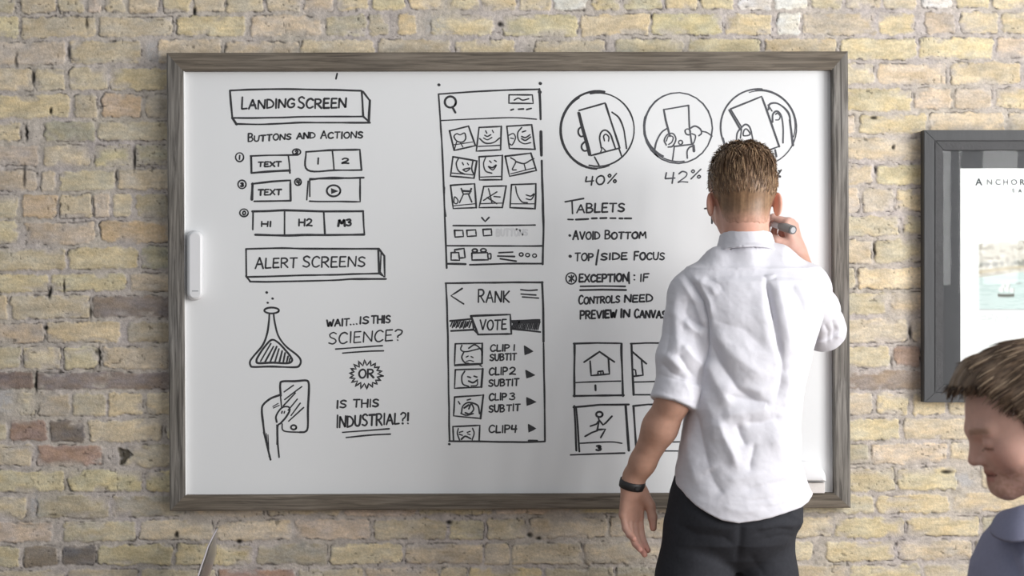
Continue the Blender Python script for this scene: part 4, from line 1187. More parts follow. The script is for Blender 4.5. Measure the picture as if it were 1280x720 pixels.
def section_sdf(P, secs, n=2.5):
    """secs: (z, cx, cy, a, b) from top to bottom"""
    secs = sorted(secs)
    z = np.array([q[0] for q in secs])
    C = [np.interp(P[:, 2], z, np.array([q[i] for q in secs])) for i in range(1, 5)]
    k = (np.abs((P[:, 0]-C[0])/C[2])**n + np.abs((P[:, 1]-C[1])/C[3])**n)**(1/n)
    d = (k - 1)*np.minimum(C[2], C[3])
    return np.maximum(d, np.maximum(P[:, 2] - z[-1], z[0] - P[:, 2]))

def strands(mb_v, mb_f, mb_c, pts, r0, col, flat=0.55):
    pts = np.array(pts); n = 3; prev = None
    b = len(mb_v)
    for i, p in enumerate(pts):
        t = pts[min(i+1, len(pts)-1)] - pts[max(i-1, 0)]; t = t/(np.linalg.norm(t)+1e-9)
        a = np.cross(t, [.3, .2, .93]); a /= np.linalg.norm(a)+1e-9; c = np.cross(t, a)
        r = r0*(1.0 - 0.85*(i/(len(pts)-1))**1.6)
        for k in range(n):
            an = 2*math.pi*k/n
            mb_v.append(p + r*(math.cos(an)*a + math.sin(an)*c)); mb_c.append(col)
    for i in range(len(pts)-1):
        for k in range(n):
            mb_f.append((b+i*n+k, b+i*n+(k+1) % n, b+(i+1)*n+(k+1) % n, b+(i+1)*n+k))
def bounded(f, c, R):
    """evaluate f only near its centre"""
    c = np.asarray(c, float)
    def g_(P):
        d = np.linalg.norm(P - c, axis=1) - R
        out = d + 0.012
        m = d < 0.03
        if m.any(): out[m] = f(P[m])
        return out
    return g_
def cyl(P, a, b, r1, r2, rd=0.004):
    """rounded, flat-ended cone segment"""
    a = np.asarray(a, float); b = np.asarray(b, float); L = np.linalg.norm(b-a); d = (b-a)/L
    t = (P-a) @ d; rad = np.linalg.norm(P - a - t[:, None]*d, axis=1)
    r = r1 + (r2-r1)*np.clip(t/L, 0, 1)
    x = rad - r + rd; y = np.abs(t - L/2) - L/2 + rd
    return np.minimum(np.maximum(x, y), 0) + np.hypot(np.maximum(x, 0), np.maximum(y, 0)) - rd
def union(P, *ds, k=0.01):
    f = ds[0]
    for d in ds[1:]: f = smin(f, d, k)
    return f
def head_part(Fm):
    return bounded(lambda P: head_sdf(Fm.loc(P))*Fm.s, Fm.wor((0, 0, 0)), 0.16)
def hair_mesh(Fm, skin_f, zl_pts, thick, hlo=0.0022):
    ys = [p[0] for p in zl_pts]; zs = [p[1] for p in zl_pts]
    def edge(q): return q[:, 2] - np.interp(q[:, 1], ys, zs) - 0.006*(vn(q[:, 1]*160, q[:, 0]*160, 7) - 0.5)
    def f(P):
        q = Fm.loc(P); s = edge(q)
        t = thick(q)
        t = np.where(s > 0, t*sstep(-0.004, 0.018, s) + 0.0012*sstep(0, .004, s) - 0.0004, -0.004 + s*0.2)
        x = np.abs(q[:, 0])
        ang = math.radians(24); R = np.array([[math.cos(ang), -math.sin(ang), 0], [math.sin(ang), math.cos(ang), 0], [0, 0, 1]])
        ear = ell(np.stack([x, q[:, 1], q[:, 2]], 1), (.083, -.012, -.007), (.015, .0225, .033), R)*Fm.s
        base = skin_f(P)
        return smax(np.maximum(base - t, -s*0.8*Fm.s), -ear, .002)
    lo = Fm.wor((0, 0, .03)) - .165; hi = Fm.wor((0, 0, .03)) + .165
    return sdf_mesh(f, lo, hi, hlo, 1), edge

# ================================================================== the man writing on the board
def man_writing():
    Y0 = -0.42
    Fm = Frame(at(929, 253, -0.385), (0.015, 0.99, -0.10), (0.0, 0.1, 1), 1.06)
    nb = at(935, 322, -0.405)
    sL, eL, wL = at(860, 366, -.425), at(842, 500, -.470), at(790.5, 604, -.405)
    sR, eR, wR = at(1010, 358, -.42), at(1029, 411, -.215), at(996.5, 317, -.115)
    uL = (-.02, .05, -1); nL = (.55, -.83, 0)
    curlL = [(10, 20, 14), (13, 24, 16), (16, 28, 18), (20, 30, 20)]
    handL = hand_sdf(wL, uL, nL, -1, curlL, [(.84, .46, .30), (.96, .10, .24), (.97, -.05, .22)], 1.0)
    uR = at(985, 270, -.105) - wR; nR = (-.80, .50, -.20)
    curlR = [(52, 50, 28), (62, 66, 36), (72, 74, 40), (74, 76, 42)]
    handR = hand_sdf(wR, uR, nR, 1, curlR, [(.62, .50, .60), (.62, .02, .78), (.42, -.12, .90)], 0.98)
    hf = head_part(Fm)
    skull = bounded(lambda P: head_sdf(Fm.loc(P))*Fm.s, Fm.wor((0, 0, 0)), 0.16)
    HL = bounded(handL, wL + unit(uL)*.09, .14); HR = bounded(handR, wR + unit(uR)*.07, .14)
    neck0 = Fm.wor((0, -.030, -.035))
    def neck(P): return cone(P, neck0, nb, .056, .058)
    def W(px, py, Y): return at(px, py, Y)
    secs_core = []
    for py, l, r, b in [(348, 872, 1008, .075), (400, 874, 1008, .095), (480, 876, 998, .095), (560, 866, 996, .10), (640, 858, 990, .105), (684, 866, 980, .08)]:
        p0, p1 = at(l, py, Y0), at(r, py, Y0); secs_core.append((p0[2], (p0[0]+p1[0])/2, Y0, (p1[0]-p0[0])/2 - .004, b))
    hipL, hipR = W(872, 690, -.42), W(955, 690, -.41)
    knL, knR = W(862, 890, -.42), W(960, 890, -.40)
    anL = np.array([W(860, 1060, -.45)[0], -.45, .09]); anR = np.array([W(957, 1060, -.43)[0], -.43, .09])
    def limbs(P):
        a = chain(P, [sL, eL*0.7+sL*0.3, eL], [.046, .042, .040], .02)
        mL = eL + (wL-eL)*.33
        a = smin(a, chain(P, [eL, mL, eL+(wL-eL)*.75, wL], [.040, .0415, .0305, .0255], .02), .02)
        b = chain(P, [sR, eR], [.046, .040], .02)
        mR = eR + (wR-eR)*.33
        b = smin(b, chain(P, [eR, mR, wR], [.040, .039, .0245], .02), .02)
        return a, b
    def body(P):
        f = smin(hf(P), neck(P), .022)
        f = smin(f, chain(P, [W(868, 358, -.42), nb - [0, 0, .01], W(1004, 356, -.42)], [.038, .048, .038], .03), .03)
        f = smin(f, section_sdf(P, secs_core), .03)
        a, b = limbs(P)
        f = smin(f, a, .02); f = smin(f, b, .02)
        f = smin(f, HL(P), .012); f = smin(f, HR(P), .012)
        for hp, kn, an in ((hipL, knL, anL), (hipR, knR, anR)):
            f = smin(f, chain(P, [hp, kn, an], [.062, .046, .036], .02), .02)
            f = smin(f, cone(P, an + [0, -.02, -.045], an + [0, .15, -.055], .030, .024), .02)
        return f
    P, Q = sdf_mesh(body, (.22, -.66, 0.0), (.92, 0.0, 1.86), .003, 2)
    P, Q = largest_piece(P, Q)
    q = Fm.loc(P)
    base = np.array((200, 158, 140.0))
    col = head_tint(q, base)
    off = np.linalg.norm(q, axis=1) > .13
    col[off] = base
    red = sstep(.07, .0, np.abs(P[:, 2] - (nb[2]+.05)))*sstep(.1, .05, np.hypot(P[:, 0]-nb[0], P[:, 1]-nb[1]))
    col = col*(1-.35*red[:, None]) + np.array((204, 128, 108))*.35*red[:, None]
    for w_, u_ in ((wL, uL), (wR, uR)):
        m = sstep(.125, .095, np.linalg.norm(P - (w_ + unit(u_)*.095), axis=1))[:, None]
        col = col*(1-m) + np.array((208, 166, 152))*m
    for tips in (handL.tips + [handL.thumb_tip], handR.tips + [handR.thumb_tip]):
        for tp in tips:
            m = np.exp(-(np.linalg.norm(P-tp, axis=1)/.016)**2)[:, None]
            col = col*(1-.35*m) + np.array((206, 130, 116))*.35*m
    armL_shade = sstep(.30, .16, np.linalg.norm(P-(eL+wL)/2, axis=1))  # left forearm in shade, darkened through its skin colour
    col = col*(1-.55*armL_shade[:, None]) + np.array((158, 120, 100))*.55*armL_shade[:, None]
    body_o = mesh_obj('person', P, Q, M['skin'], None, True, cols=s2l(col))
    tag(body_o, 'man in white shirt with rolled sleeves seen from behind, writing on the whiteboard', 'person')

    # ---- trousers
    secs = []
    for py, l, r, b in [(575, 850, 1000, .118), (615, 838, 1003, .130), (650, 832, 1003, .138), (675, 834, 990, .122), (696, 850, 978, .085), (712, 872, 962, .045)]:
        p0, p1 = at(l, py, Y0), at(r, py, Y0); secs.append((p0[2], (p0[0]+p1[0])/2, Y0+.005, (p1[0]-p0[0])/2, b))
    def trousers(P):
        f = section_sdf(P, secs, 2.3)
        for c9, c0, kn, an, r0 in ((W(875, 664, -.425), W(868.5, 722, -.42), knL, anL, .0925), (W(957, 664, -.415), W(957.8, 722, -.41), knR, anR, .0735)):
            f = smin(f, chain(P, [c9, c0, kn, an + [0, 0, .02]], [r0*.99, r0, .070, .058], .03), .012)
        return np.maximum(f, .055 - P[:, 2])
    P, Q = sdf_mesh(trousers, (.27, -.62, 0.03), (.80, -.22, 1.08), .0045, 2)
    folds = [([(838, 650), (870, 668), (905, 672), (926, 690)], 7, -5), ([(860, 640), (900, 660), (930, 660)], 8, 3), ([(926, 652), (925, 680), (920, 705)], 5, -6),
             ([(940, 668), (970, 660), (996, 664)], 4, -4), ([(950, 675), (980, 669), (997, 672)], 3.5, -3), ([(945, 662), (975, 655), (1000, 656)], 6, 3),
             ([(835, 690), (870, 700), (910, 712)], 9, 2.5), ([(840, 612), (850, 640), (842, 680)], 5, -1.5), ([(935, 690), (950, 712), (965, 730)], 7, -3), ([(985, 640), (1001, 650), (1000, 672)], 3, 3)]
    P = apply_folds(P, Q, folds)
    N_ = normals(P, Q); P = P + N_*(0.0022*(fbm(P[:, 0]*26+P[:, 1]*9, P[:, 2]*18, 3, 61)-.5))[:, None]
    tr = mesh_obj('trousers', P, Q, M['trousers'], body_o); tr['label'] = 'charcoal trousers'
    # ---- shoes
    for an in (anL, anR):
        def shoe(P):
            f = cone(P, an + [0, -.025, -.045], an + [0, .17, -.052], .042, .036)
            f = smin(f, cone(P, an + [0, -.02, .0], an + [0, .03, -.03], .046, .042), .02)
            return smax(f, .002 - P[:, 2], .006)
        Ps, Qs = sdf_mesh(shoe, an - [.08, .12, .12], an + [.08, .26, .10], .005, 1)
        mesh_obj('shoe', Ps, Qs, M['leather'], body_o)

    # ---- shirt
    secs = []
    for py, l, r, b, dy in [(338, 868, 1012, .062, -.012), (352, 856, 1026, .092, -.008), (375, 853, 1030, .112, 0), (400, 858, 1027, .122, 0), (440, 864, 1015, .126, 0), (480, 863, 1006, .124, 0), (525, 855, 999.5, .124, 0),
                        (573, 847.5, 1000, .132, 0), (600, 843, 1008, .140, 0), (620, 840, 1016, .146, -.002), (640, 838, 1017, .148, -.003), (670, 838, 1017, .148, -.003)]:
        p0, p1 = at(l, py, Y0), at(r, py, Y0); secs.append((p0[2], (p0[0]+p1[0])/2, Y0+dy, (p1[0]-p0[0])/2, b))
    cuffa, cuffb = at(850.5, 477, -.461), at(841.5, 506, -.473)
    rd = unit(eR - sR)
    kneck = nb + [0, .004, 0]
    hx = [838, 843, 850, 858, 868, 880, 892, 902, 924, 949, 965, 980, 1002, 1010, 1016, 1020]
    hy = [601, 604, 611, 621, 630, 639, 646, 650.5, 654, 650.5, 646.5, 642, 634, 628, 618, 612]
    def shirt(P):
        f = section_sdf(P, secs, 2.4)
        f = smin(f, chain(P, [W(866, 364, -.425), W(903, 332, -.43), W(935, 326, -.428), W(970, 331, -.43), W(1008, 360, -.42)], [.052, .046, .060, .048, .056], .02), .03)
        f = smin(f, chain(P, [W(860, 370, -.425), W(858, 405, -.436), W(851, 448, -.455), W(848, 481, -.463)], [.053, .053, .0585, .0555], .02), .014)
        f = smin(f, cyl(P, cuffa, cuffb, .0595, .0605, .007), .004)
        f = smin(f, chain(P, [W(1006, 362, -.42), sR + (eR-sR)*.55, eR - rd*.03], [.057, .056, .054], .02), .02)
        f = smin(f, cyl(P, eR - rd*.045, eR + rd*.022, .059, .060, .008), .005)
        # collar band folded over, open cone round the neck
        ax = unit(np.array([0, .20, 1.0])); c0 = W(932.5, 311, -.412)
        t = (P - c0) @ ax; rr = np.linalg.norm((P - c0 - t[:, None]*ax)*np.array([1.0, 1.0, 1.0]), axis=1)
        t01 = np.clip(t/.040, -1, 1)
        outer = rr - (.0735 - .0110*t01 + .020*np.clip(-t01, 0, 1))
        band = np.maximum(np.maximum(outer, -(outer + .007)), np.maximum(t - .034, -.012 - t)) - .0012
        f = np.minimum(f, band)
        u, v = px_of(P); d = (CAM_D + P[:, 1])/F_PX
        low = P[:, 0] > at(822, 600, Y0)[0]
        hem = (v - np.interp(u, hx, hy))*d*.8
        inner = np.maximum(section_sdf(P, secs, 2.4) + .008, -(hem + .07))
        cut = np.maximum(hem, -inner)
        return np.where(low & (v > 540), smax(f, cut, .003), f)
    P, Q = sdf_mesh(shirt, (.30, -.62, .80), (.90, -.08, 1.60), .0031, 2)
    folds = [
        ([(957, 346), (965, 385), (974, 430), (980, 462)], 3.2, -10), ([(957, 346), (963, 375), (970, 410)], 2.0, -4), ([(970, 348), (982, 400), (990, 450)], 9, 5), ([(950, 360), (955, 400), (962, 440)], 9, 2.5),
        ([(978, 450), (976, 480), (968, 505)], 4.5, -4.5), ([(986, 462), (985, 490), (982, 515)], 8, 3.5),
        ([(884, 420), (898, 452), (922, 486), (952, 506)], 7, -7), ([(888, 408), (908, 436), (940, 462), (968, 470)], 11, 5), ([(882, 446), (896, 480), (918, 512)], 10, 6),
        ([(905, 494), (935, 499), (958, 503), (962, 512)], 4.5, -5), ([(900, 482), (935, 486), (966, 492)], 7, 3),
        ([(928, 528), (955, 528), (982, 521)], 5, -5), ([(900, 520), (935, 516), (970, 508)], 9, 4.5), ([(982, 522), (994, 498), (1002, 476)], 5, -5.5), ([(960, 560), (985, 535), (1000, 510)], 10, 4),
        ([(897, 520), (905, 545), (918, 572), (922, 590)], 8, 7), ([(921, 528), (926, 545), (934, 560)], 7, -6), ([(944, 552), (938, 580), (938, 592)], 5, -4),
        ([(868, 510), (876, 550), (888, 590)], 9, -6), ([(858, 535), (862, 570), (872, 610)], 7, 3.5), ([(884, 585), (894, 605), (905, 620)], 10, -4.5), ([(876, 480), (890, 520), (896, 560)], 8, 3),
        ([(925, 615), (960, 604), (1000, 600)], 3.5, -2), ([(930, 628), (968, 622), (1005, 612)], 3.0, -2), ([(940, 608), (980, 596), (1006, 592)], 4, 2), ([(905, 600), (930, 598), (960, 590)], 4, 1.8), ([(950, 636), (985, 630), (1008, 622)], 3, -1.5), ([(900, 632), (930, 640), (960, 636)], 4, 1.4),
        ([(890, 400), (930, 412), (960, 440)], 9, -3), ([(985, 352), (1000, 375), (1005, 400)], 9, -3), ([(995, 352), (1012, 380), (1015, 415)], 8, 3),
        ([(995, 430), (1005, 450), (1003, 470)], 8, 3), ([(965, 520), (975, 560), (985, 590)], 12, 3),
        # armhole seams and yoke
        ([(853, 341), (866, 356), (878, 376), (884, 400), (884, 425), (880, 470)], 2.4, -8), ([(846, 345), (858, 360), (870, 380), (877, 405), (877, 430)], 4, 2.2), ([(862, 340), (876, 356), (888, 380), (890, 402)], 4, 2.6),
        ([(1034, 372), (1026, 395), (1020, 418), (1018, 437)], 2.8, -9),
        ([(870, 352), (905, 345), (960, 344), (1010, 350)], 1.6, -1.0), ([(955, 344.5), (963, 345.5), (970, 345)], 1.8, 3.0), ([(955, 348), (963, 349), (971, 348)], 1.6, -2.5),
        ([(872, 350), (890, 360), (896, 372)], 4, 2.4), ([(880, 345), (900, 356), (906, 368)], 4, -2),
        # left sleeve
        ([(856, 392), (868, 402), (884, 412)], 3.6, -5.5), ([(852, 398), (866, 412), (882, 420)], 5, 4.5), ([(846, 360), (843, 390), (846, 420), (848, 450)], 8, 3.5), ([(860, 372), (857, 396), (852, 420)], 7, -3.5),
        ([(838, 385), (836, 420), (830, 455)], 5, -2.5), ([(846, 440), (860, 462), (872, 474)], 4.5, -4.5), ([(852, 430), (868, 448), (880, 458)], 5, 4), ([(824, 452), (838, 466), (860, 474)], 4, -4), ([(828, 440), (842, 452), (856, 466)], 5, 3.5), ([(822, 468), (846, 474), (880, 482)], 2.2, -2.5),
        ([(816, 490), (842, 498), (872, 500)], 2.5, 1.2), ([(838, 500), (843, 506), (848, 508)], 2.2, -2.2), ([(856, 478), (862, 490), (864, 505)], 2.5, 1.2),
        # right cuff
        ([(1030, 404), (1036, 416), (1034, 432)], 3, -4), ([(1040, 398), (1044, 412), (1040, 428)], 2.6, -3.5), ([(1046, 402), (1049, 414), (1045, 426)], 2.6, 3),
    ]
    P = apply_folds(P, Q, [(a_, w_, A_*1.55) for a_, w_, A_ in folds])
    N_ = normals(P, Q); u, v = px_of(P)
    wr = fbm(u/26 + v/60, v/17 - u/40, 4, 71) - .5
    P = P + N_*(wr*.0040 + .0010*(fbm(u/8, v/11, 3, 72)-.5))[:, None]
    sh = mesh_obj('shirt', P, Q, M['shirt'], body_o)
    sh['label'] = 'white shirt with rolled sleeves and curved hem'
    # ---- wristband
    ax = unit(unit(wL - eL) + np.array([.16, 0, -.45])); c = wL + ax*.002 - np.array([0, 0, 0])
    a = unit(np.cross(ax, [0, 1, 0])); b = np.cross(ax, a)
    vs = []; fs = []; n = 36; prof = [(-.0105, .0305), (-.0095, .0322), (0, .0330), (.0095, .0325), (.0105, .0307), (.0, .0285)]
    for i in range(n):
        an = 2*math.pi*i/n
        for t, r in prof: vs.append(c + ax*t + (a*math.cos(an) + b*math.sin(an))*r)
    m = len(prof)
    for i in range(n):
        for j in range(m): fs.append((i*m+j, i*m+(j+1) % m, ((i+1) % n)*m+(j+1) % m, ((i+1) % n)*m+j))
    wb = mesh_obj('wristband', vs, fs, M['black_rubber'], body_o); wb['label'] = 'black wristband'
    k = MB()
    dirn = unit(np.array([.35, -.93, 0]) - ax*np.dot([.35, -.93, 0], ax)); sd = np.cross(ax, dirn)
    cc = c + dirn*.0332
    k.prism([cc + ax*.005*math.sin(t) + sd*.006*math.cos(t) for t in np.linspace(0, 2*math.pi, 15)[:-1]], dirn*.0016)
    k.build('clasp', M['black_metal'], wb)

    # ---- hair
    def skin_f(P): return smin(bounded(lambda X: head_sdf(Fm.loc(X))*Fm.s, Fm.wor((0, 0, 0)), .16)(P), neck(P), .022)
    zl = [(-.12, -.064), (-.06, -.058), (-.040, -.046), (-.032, -.02), (-.030, .024), (.035, .022), (.05, .05), (.07, .072), (.12, .080)]
    def thick(q):
        top = sstep(.045, .112, q[:, 2])
        rid = 0.004*(fbm(q[:, 0]*150, q[:, 1]*20 + q[:, 2]*12, 2, 81) - .5)
        side = sstep(.074, .045, np.abs(q[:, 0]))
        return .0022 + .004*sstep(-.02, .05, q[:, 2]) + .019*top*(.35 + .65*side) + rid*sstep(0, .05, q[:, 2])*1.2
    (P, Q), edge = hair_mesh(Fm, skin_f, zl, thick)
    P, Q = largest_piece(P, Q)
    q = Fm.loc(P)
    st = fbm(q[:, 0]*220, q[:, 1]*18 + q[:, 2]*14, 3, 82)[:, None]
    hc = np.array((88, 65, 49.0))*(1-st) + np.array((158, 127, 97.0))*st
    fade = (sstep(.042, .002, edge(q))*.85)[:, None]
    hc = hc*(1-fade) + np.array((190, 146, 128))*fade
    cap = mesh_obj('hair', P, Q, M['hair'], body_o, True, cols=s2l(hc)); cap['label'] = 'short light brown hair swept back'
    rs = np.random.default_rng(21)
    sv, sf, sc_ = [], [], []
    Nn = normals(P, Q)
    cand = np.where((q[:, 2] > .004) & (edge(q) > .010) & ((Nn @ Fm.R[:, 2] > -.3)))[0]
    pal = np.array([(96, 75, 58), (118, 93, 73), (138, 112, 88), (158, 130, 103), (182, 154, 122), (106, 84, 66)], float)
    for i in rs.choice(cand, 2300):
        p = P[i]; n_ = Nn[i]; ql = q[i]
        top = float(sstep(.05, .11, ql[2]))
        L = .009 + .012*float(sstep(.02, .07, ql[2])) + .022*top
        tl = np.array([ql[0]*1.2 + .25*rs.normal(), -1.0, -.25]) if ql[1] > -.055 else np.array([.20*rs.normal() - ql[0]*1.0, -.35, -1.0])
        t = Fm.R @ unit(tl); t = unit(t - n_*(t @ n_))
        lift = .18 + .22*top*(1 if ql[1] > -.03 else .35)*rs.random()
        pts = []
        for s_ in np.linspace(0, 1, 5):
            pts.append(p - n_*.0004 + t*L*s_ + n_*(L*lift*s_*(1-.45*s_)) - Fm.R[:, 2]*(.004*s_*s_))
        strands(sv, sf, sc_, pts, .0011 + .0008*top*rs.random(), pal[rs.integers(len(pal))]*rs.uniform(.9, 1.08))
    mesh_obj('hair_strands', np.array(sv), sf, M['hair'], cap, True, cols=s2l(np.array(sc_)))

    # ---- the marker in his hand: a thing of its own
    tip = at(951, 274, YB - .002); butt = at(991, 287.5, -.168)
    dd = unit(butt - tip)
    root = empty('marker', tip)
    tag(root, 'grey dry erase marker held in the right hand of the man at the whiteboard', 'marker')
    k = MB(); k.tube([tip + dd*.022, tip + dd*.03, tip + dd*.106], [.0085, .0102, .0106], 18); o = k.build('barrel', M['white_plastic'], root); auto_smooth(o)
    k = MB(); k.tube([tip, tip + dd*.008, tip + dd*.009, tip + dd*.022], [.0022, .003, .0055, .0072], 14); o = k.build('nib', M['ink'], root); auto_smooth(o)
    Lm = np.linalg.norm(butt - tip)
    k = MB(); k.tube([tip + dd*.100, tip + dd*.102, tip + dd*(Lm-.002), tip + dd*Lm], [.0112, .0122, .0122, .0114], 20); o = k.build('end_cap', M['marker_body'], root); auto_smooth(o)
    k = MB(); k.tube([tip + dd*(Lm-.0015), tip + dd*(Lm+.0012)], [.0120, .0116], 20)
    o2 = k.build('end_ring', M['marker_dark'], root)
    k = MB(); k.tube([tip + dd*(Lm+.0005), tip + dd*(Lm+.0022)], [.0080, .0076], 20); k.build('end_disc', M['grey_plastic'], root)
man_writing()

# ================================================================== the man seated in the foreground
def man_seated():
    Yc = -2.15
    pit = math.radians(18)
    Fm = Frame(at(1296, 531, Yc), (-math.cos(pit), 0.0, -math.sin(pit)), (-math.sin(pit), 0, math.cos(pit)), .945)
    hf = head_part(Fm)
    neck0 = Fm.wor((0, -.032, -.045)); nb = np.array([.835, Yc, 1.085])
    def neck(P): return cone(P, neck0, nb, .054, .062)
    shs = [np.array([.815, Yc - .175, 1.030]), np.array([.815, Yc + .175, 1.030])]
    els = [np.array([.70, Yc - .25, .79]), np.array([.70, Yc + .25, .79])]
    wrs = [np.array([.52, Yc - .13, .665]), np.array([.52, Yc + .13, .665])]
    hips = [np.array([.85, Yc - .09, .53]), np.array([.85, Yc + .09, .53])]
    kns = [np.array([.42, Yc - .13, .545]), np.array([.42, Yc + .13, .545])]
    ans = [np.array([.46, Yc - .13, .10]), np.array([.46, Yc + .13, .10])]
    hands = []
    for w, s_ in zip(wrs, (-1, 1)):
        hs = hand_sdf(w, (-1, -s_*.10, -.22), (0, 0, -1), s_, [(8, 14, 10)]*3 + [(12, 16, 12)], [(.8, .55, .1), (.95, .2, .1), (.97, .1, .1)], .97)
        hands.append(bounded(hs, w + np.array([-.09, 0, 0]), .15))
    secs_t = [(1.122, .795, Yc, .085, .062), (1.106, .806, Yc, .112, .090), (1.085, .815, Yc, .130, .150), (1.045, .808, Yc, .137, .185), (.95, .79, Yc, .130, .190), (.80, .815, Yc, .122, .172), (.62, .845, Yc, .125, .172), (.47, .86, Yc, .14, .19)]
    def core(P, g_): return section_sdf(P, [(z, x, y, a - g_*(1 if z < 1.1 else 2.2), b - g_) for z, x, y, a, b in secs_t], 2.3)
    def body(P):
        f = smin(hf(P), neck(P), .024)
        f = smin(f, core(P, .014), .03)
        for s_, e, w, h_, hp, kn, an in zip(shs, els, wrs, hands, hips, kns, ans):
            f = smin(f, chain(P, [s_, e, e + (w-e)*.3, w], [.046, .040, .041, .026], .02), .02)
            f = smin(f, h_(P), .012)
            f = smin(f, chain(P, [hp, kn, an], [.072, .050, .036], .02), .02)
            f = smin(f, cone(P, an + [.02, 0, -.05], an + [-.15, 0, -.06], .030, .024), .02)
        return f
    P, Q = sdf_mesh(body, (.22, -2.50, 0), (1.06, -1.80, 1.42), .0034, 2)
    P, Q = largest_piece(P, Q)
    q = Fm.loc(P)
    base = np.array((216, 173, 157.0))
    col = head_tint(q, base); col[np.linalg.norm(q, axis=1) > .13] = base
    beard = sstep(-.030, -.050, q[:, 2])*sstep(.0, .03, q[:, 1] + .01)*(np.linalg.norm(q, axis=1) < .14)*sstep(.35, .6, fbm(q[:, 1]*300, q[:, 2]*300, 2, 90))
    col = col*(1-.28*beard[:, None]) + np.array((150, 108, 84))*.28*beard[:, None]
    bo = mesh_obj('person', P, Q, M['skin'], None, True, cols=s2l(col))
    tag(bo, 'man in a lavender blue shirt looking down, in profile at the right edge', 'person')
    def shirt(P):
        f = core(P, 0)
        f = smin(f, chain(P, [shs[0] + [0, 0, .0], nb + [-.01, 0, -.012], shs[1]], [.062, .062, .062], .03), .04)
        for s_, e, w in zip(shs, els, wrs):
            f = smin(f, chain(P, [s_, e, e + (w-e)*.75], [.060, .053, .043], .02), .03)
        return np.maximum(f, .505 - P[:, 2])
    P, Q = sdf_mesh(shirt, (.45, -2.52, .48), (1.08, -1.78, 1.20), .005, 1)
    folds = [([(1262, 684), (1266, 700), (1275, 722)], 5, -5), ([(1240, 690), (1246, 712), (1250, 735)], 8, 3), ([(1275, 690), (1282, 712), (1290, 730)], 7, 4)]
    P = apply_folds(P, Q, folds)
    N_ = normals(P, Q); P = P + N_*(.005*(fbm(P[:, 0]*14+P[:, 1]*9, P[:, 2]*14+P[:, 1]*7, 4, 91)-.5))[:, None]
    s_o = mesh_obj('shirt', P, Q, M['blue_shirt'], bo); s_o['label'] = 'lavender blue shirt'
    # collar: two long pointed wings meeting at the throat, folded over a stand
    top = [(1249, 638, -.022), (1257, 634, -.050), (1270, 630, -.070), (1290, 624, -.080), (1318, 617, -.066), (1336, 613, -.036), (1343, 612, 0)]
    low = [(1234, 667, -.030), (1246, 675, -.080), (1264, 682, -.112), (1290, 676, -.118), (1326, 664, -.092), (1350, 655, -.046), (1358, 652, 0)]
    vs, fs = [], []
    def col_pts(side):
        r_ = []
        for (tx, ty, to), (lx, ly, lo_) in zip(top, low):
            a_ = at(tx, ty, Yc + to); b_ = at(lx, ly, Yc + lo_)
            m_ = (a_ + b_)/2 + np.array([-.003, to*.08, .004])
            s0 = a_ + np.array([.010, -to*.12, -.006]); s1 = s0 + np.array([.006, 0, -.030])
            row = [s1, s0, a_, m_, b_]
            if side > 0:
                nr = []
                for q_ in row:
                    d_ = CAM_D + q_[1]; pu, pv = 640 + q_[0]/d_*F_PX, 360 - (q_[2]-CAM_Z)/d_*F_PX
                    nr.append(at(pu + 5 + 0.1*max(0, to*-100), pv - 1, 2*Yc - q_[1]))
                row = nr
            r_.append(row)
        return r_
    rows = col_pts(-1) + col_pts(1)[::-1][1:]
    for r_ in rows: vs += r_
    for i in range(len(rows)-1):
        for j in range(4): fs.append((i*5+j, (i+1)*5+j, (i+1)*5+j+1, i*5+j+1))
    co = mesh_obj('collar', vs, fs, M['blue_shirt'], s_o)
    md = co.modifiers.new('thickness', 'SOLIDIFY'); md.thickness = .003; md.offset = 0
    md = co.modifiers.new('soft', 'SUBSURF'); md.levels = 1; md.render_levels = 1
    def jeans(P):
        f = None
        for hp, kn, an in zip(hips, kns, ans):
            d = chain(P, [hp + [.02, 0, .005], hp + [-.1, 0, .005], kn, an + [0, 0, .0]], [.098, .092, .068, .058], .03)
            f = d if f is None else smin(f, d, .02)
        return np.maximum(f, .06 - P[:, 2])
    P, Q = sdf_mesh(jeans, (.28, -2.45, .03), (1.05, -1.85, .70), .007, 1)
    jo = mesh_obj('trousers', P, Q, M['denim'], bo)
    for an in ans:
        def shoe(P):
            f = cone(P, an + [.025, 0, -.055], an + [-.17, 0, -.062], .042, .036)
            f = smin(f, cone(P, an + [.02, 0, -.01], an + [-.03, 0, -.04], .046, .042), .02)
            return smax(f, .002 - P[:, 2], .006)
        Ps, Qs = sdf_mesh(shoe, an - [.26, .08, .12], an + [.12, .08, .08], .006, 1)
        mesh_obj('shoe', Ps, Qs, M['leather'], bo)
    # hair combed forward
    def skin_f(P): return smin(hf(P), neck(P), .024)
    zl = [(-.12, -.060), (-.05, -.056), (-.03, -.04), (-.016, .02), (.008, .016), (.022, -.012), (.032, .000), (.042, .030), (.055, .058), (.072, .074), (.12, .080)]
    def thick(q):
        top = sstep(.05, .11, q[:, 2]); fr = sstep(.02, .085, q[:, 1])*sstep(.055, .085, q[:, 2])
        rid = .005*(fbm(q[:, 0]*120, q[:, 1]*16, 2, 92) - .5)
        return .004 + .006*sstep(-.02, .05, q[:, 2]) + .005*top + .013*fr + rid*sstep(.0, .05, q[:, 2])
    (P, Q), edge = hair_mesh(Fm, skin_f, zl, thick)
    P, Q = largest_piece(P, Q)
    q = Fm.loc(P)
    st = fbm(q[:, 0]*150 + q[:, 2]*60, q[:, 1]*16, 3, 93)[:, None]
    hc = np.array((76, 60, 48.0))*(1-st) + np.array((140, 118, 96.0))*st
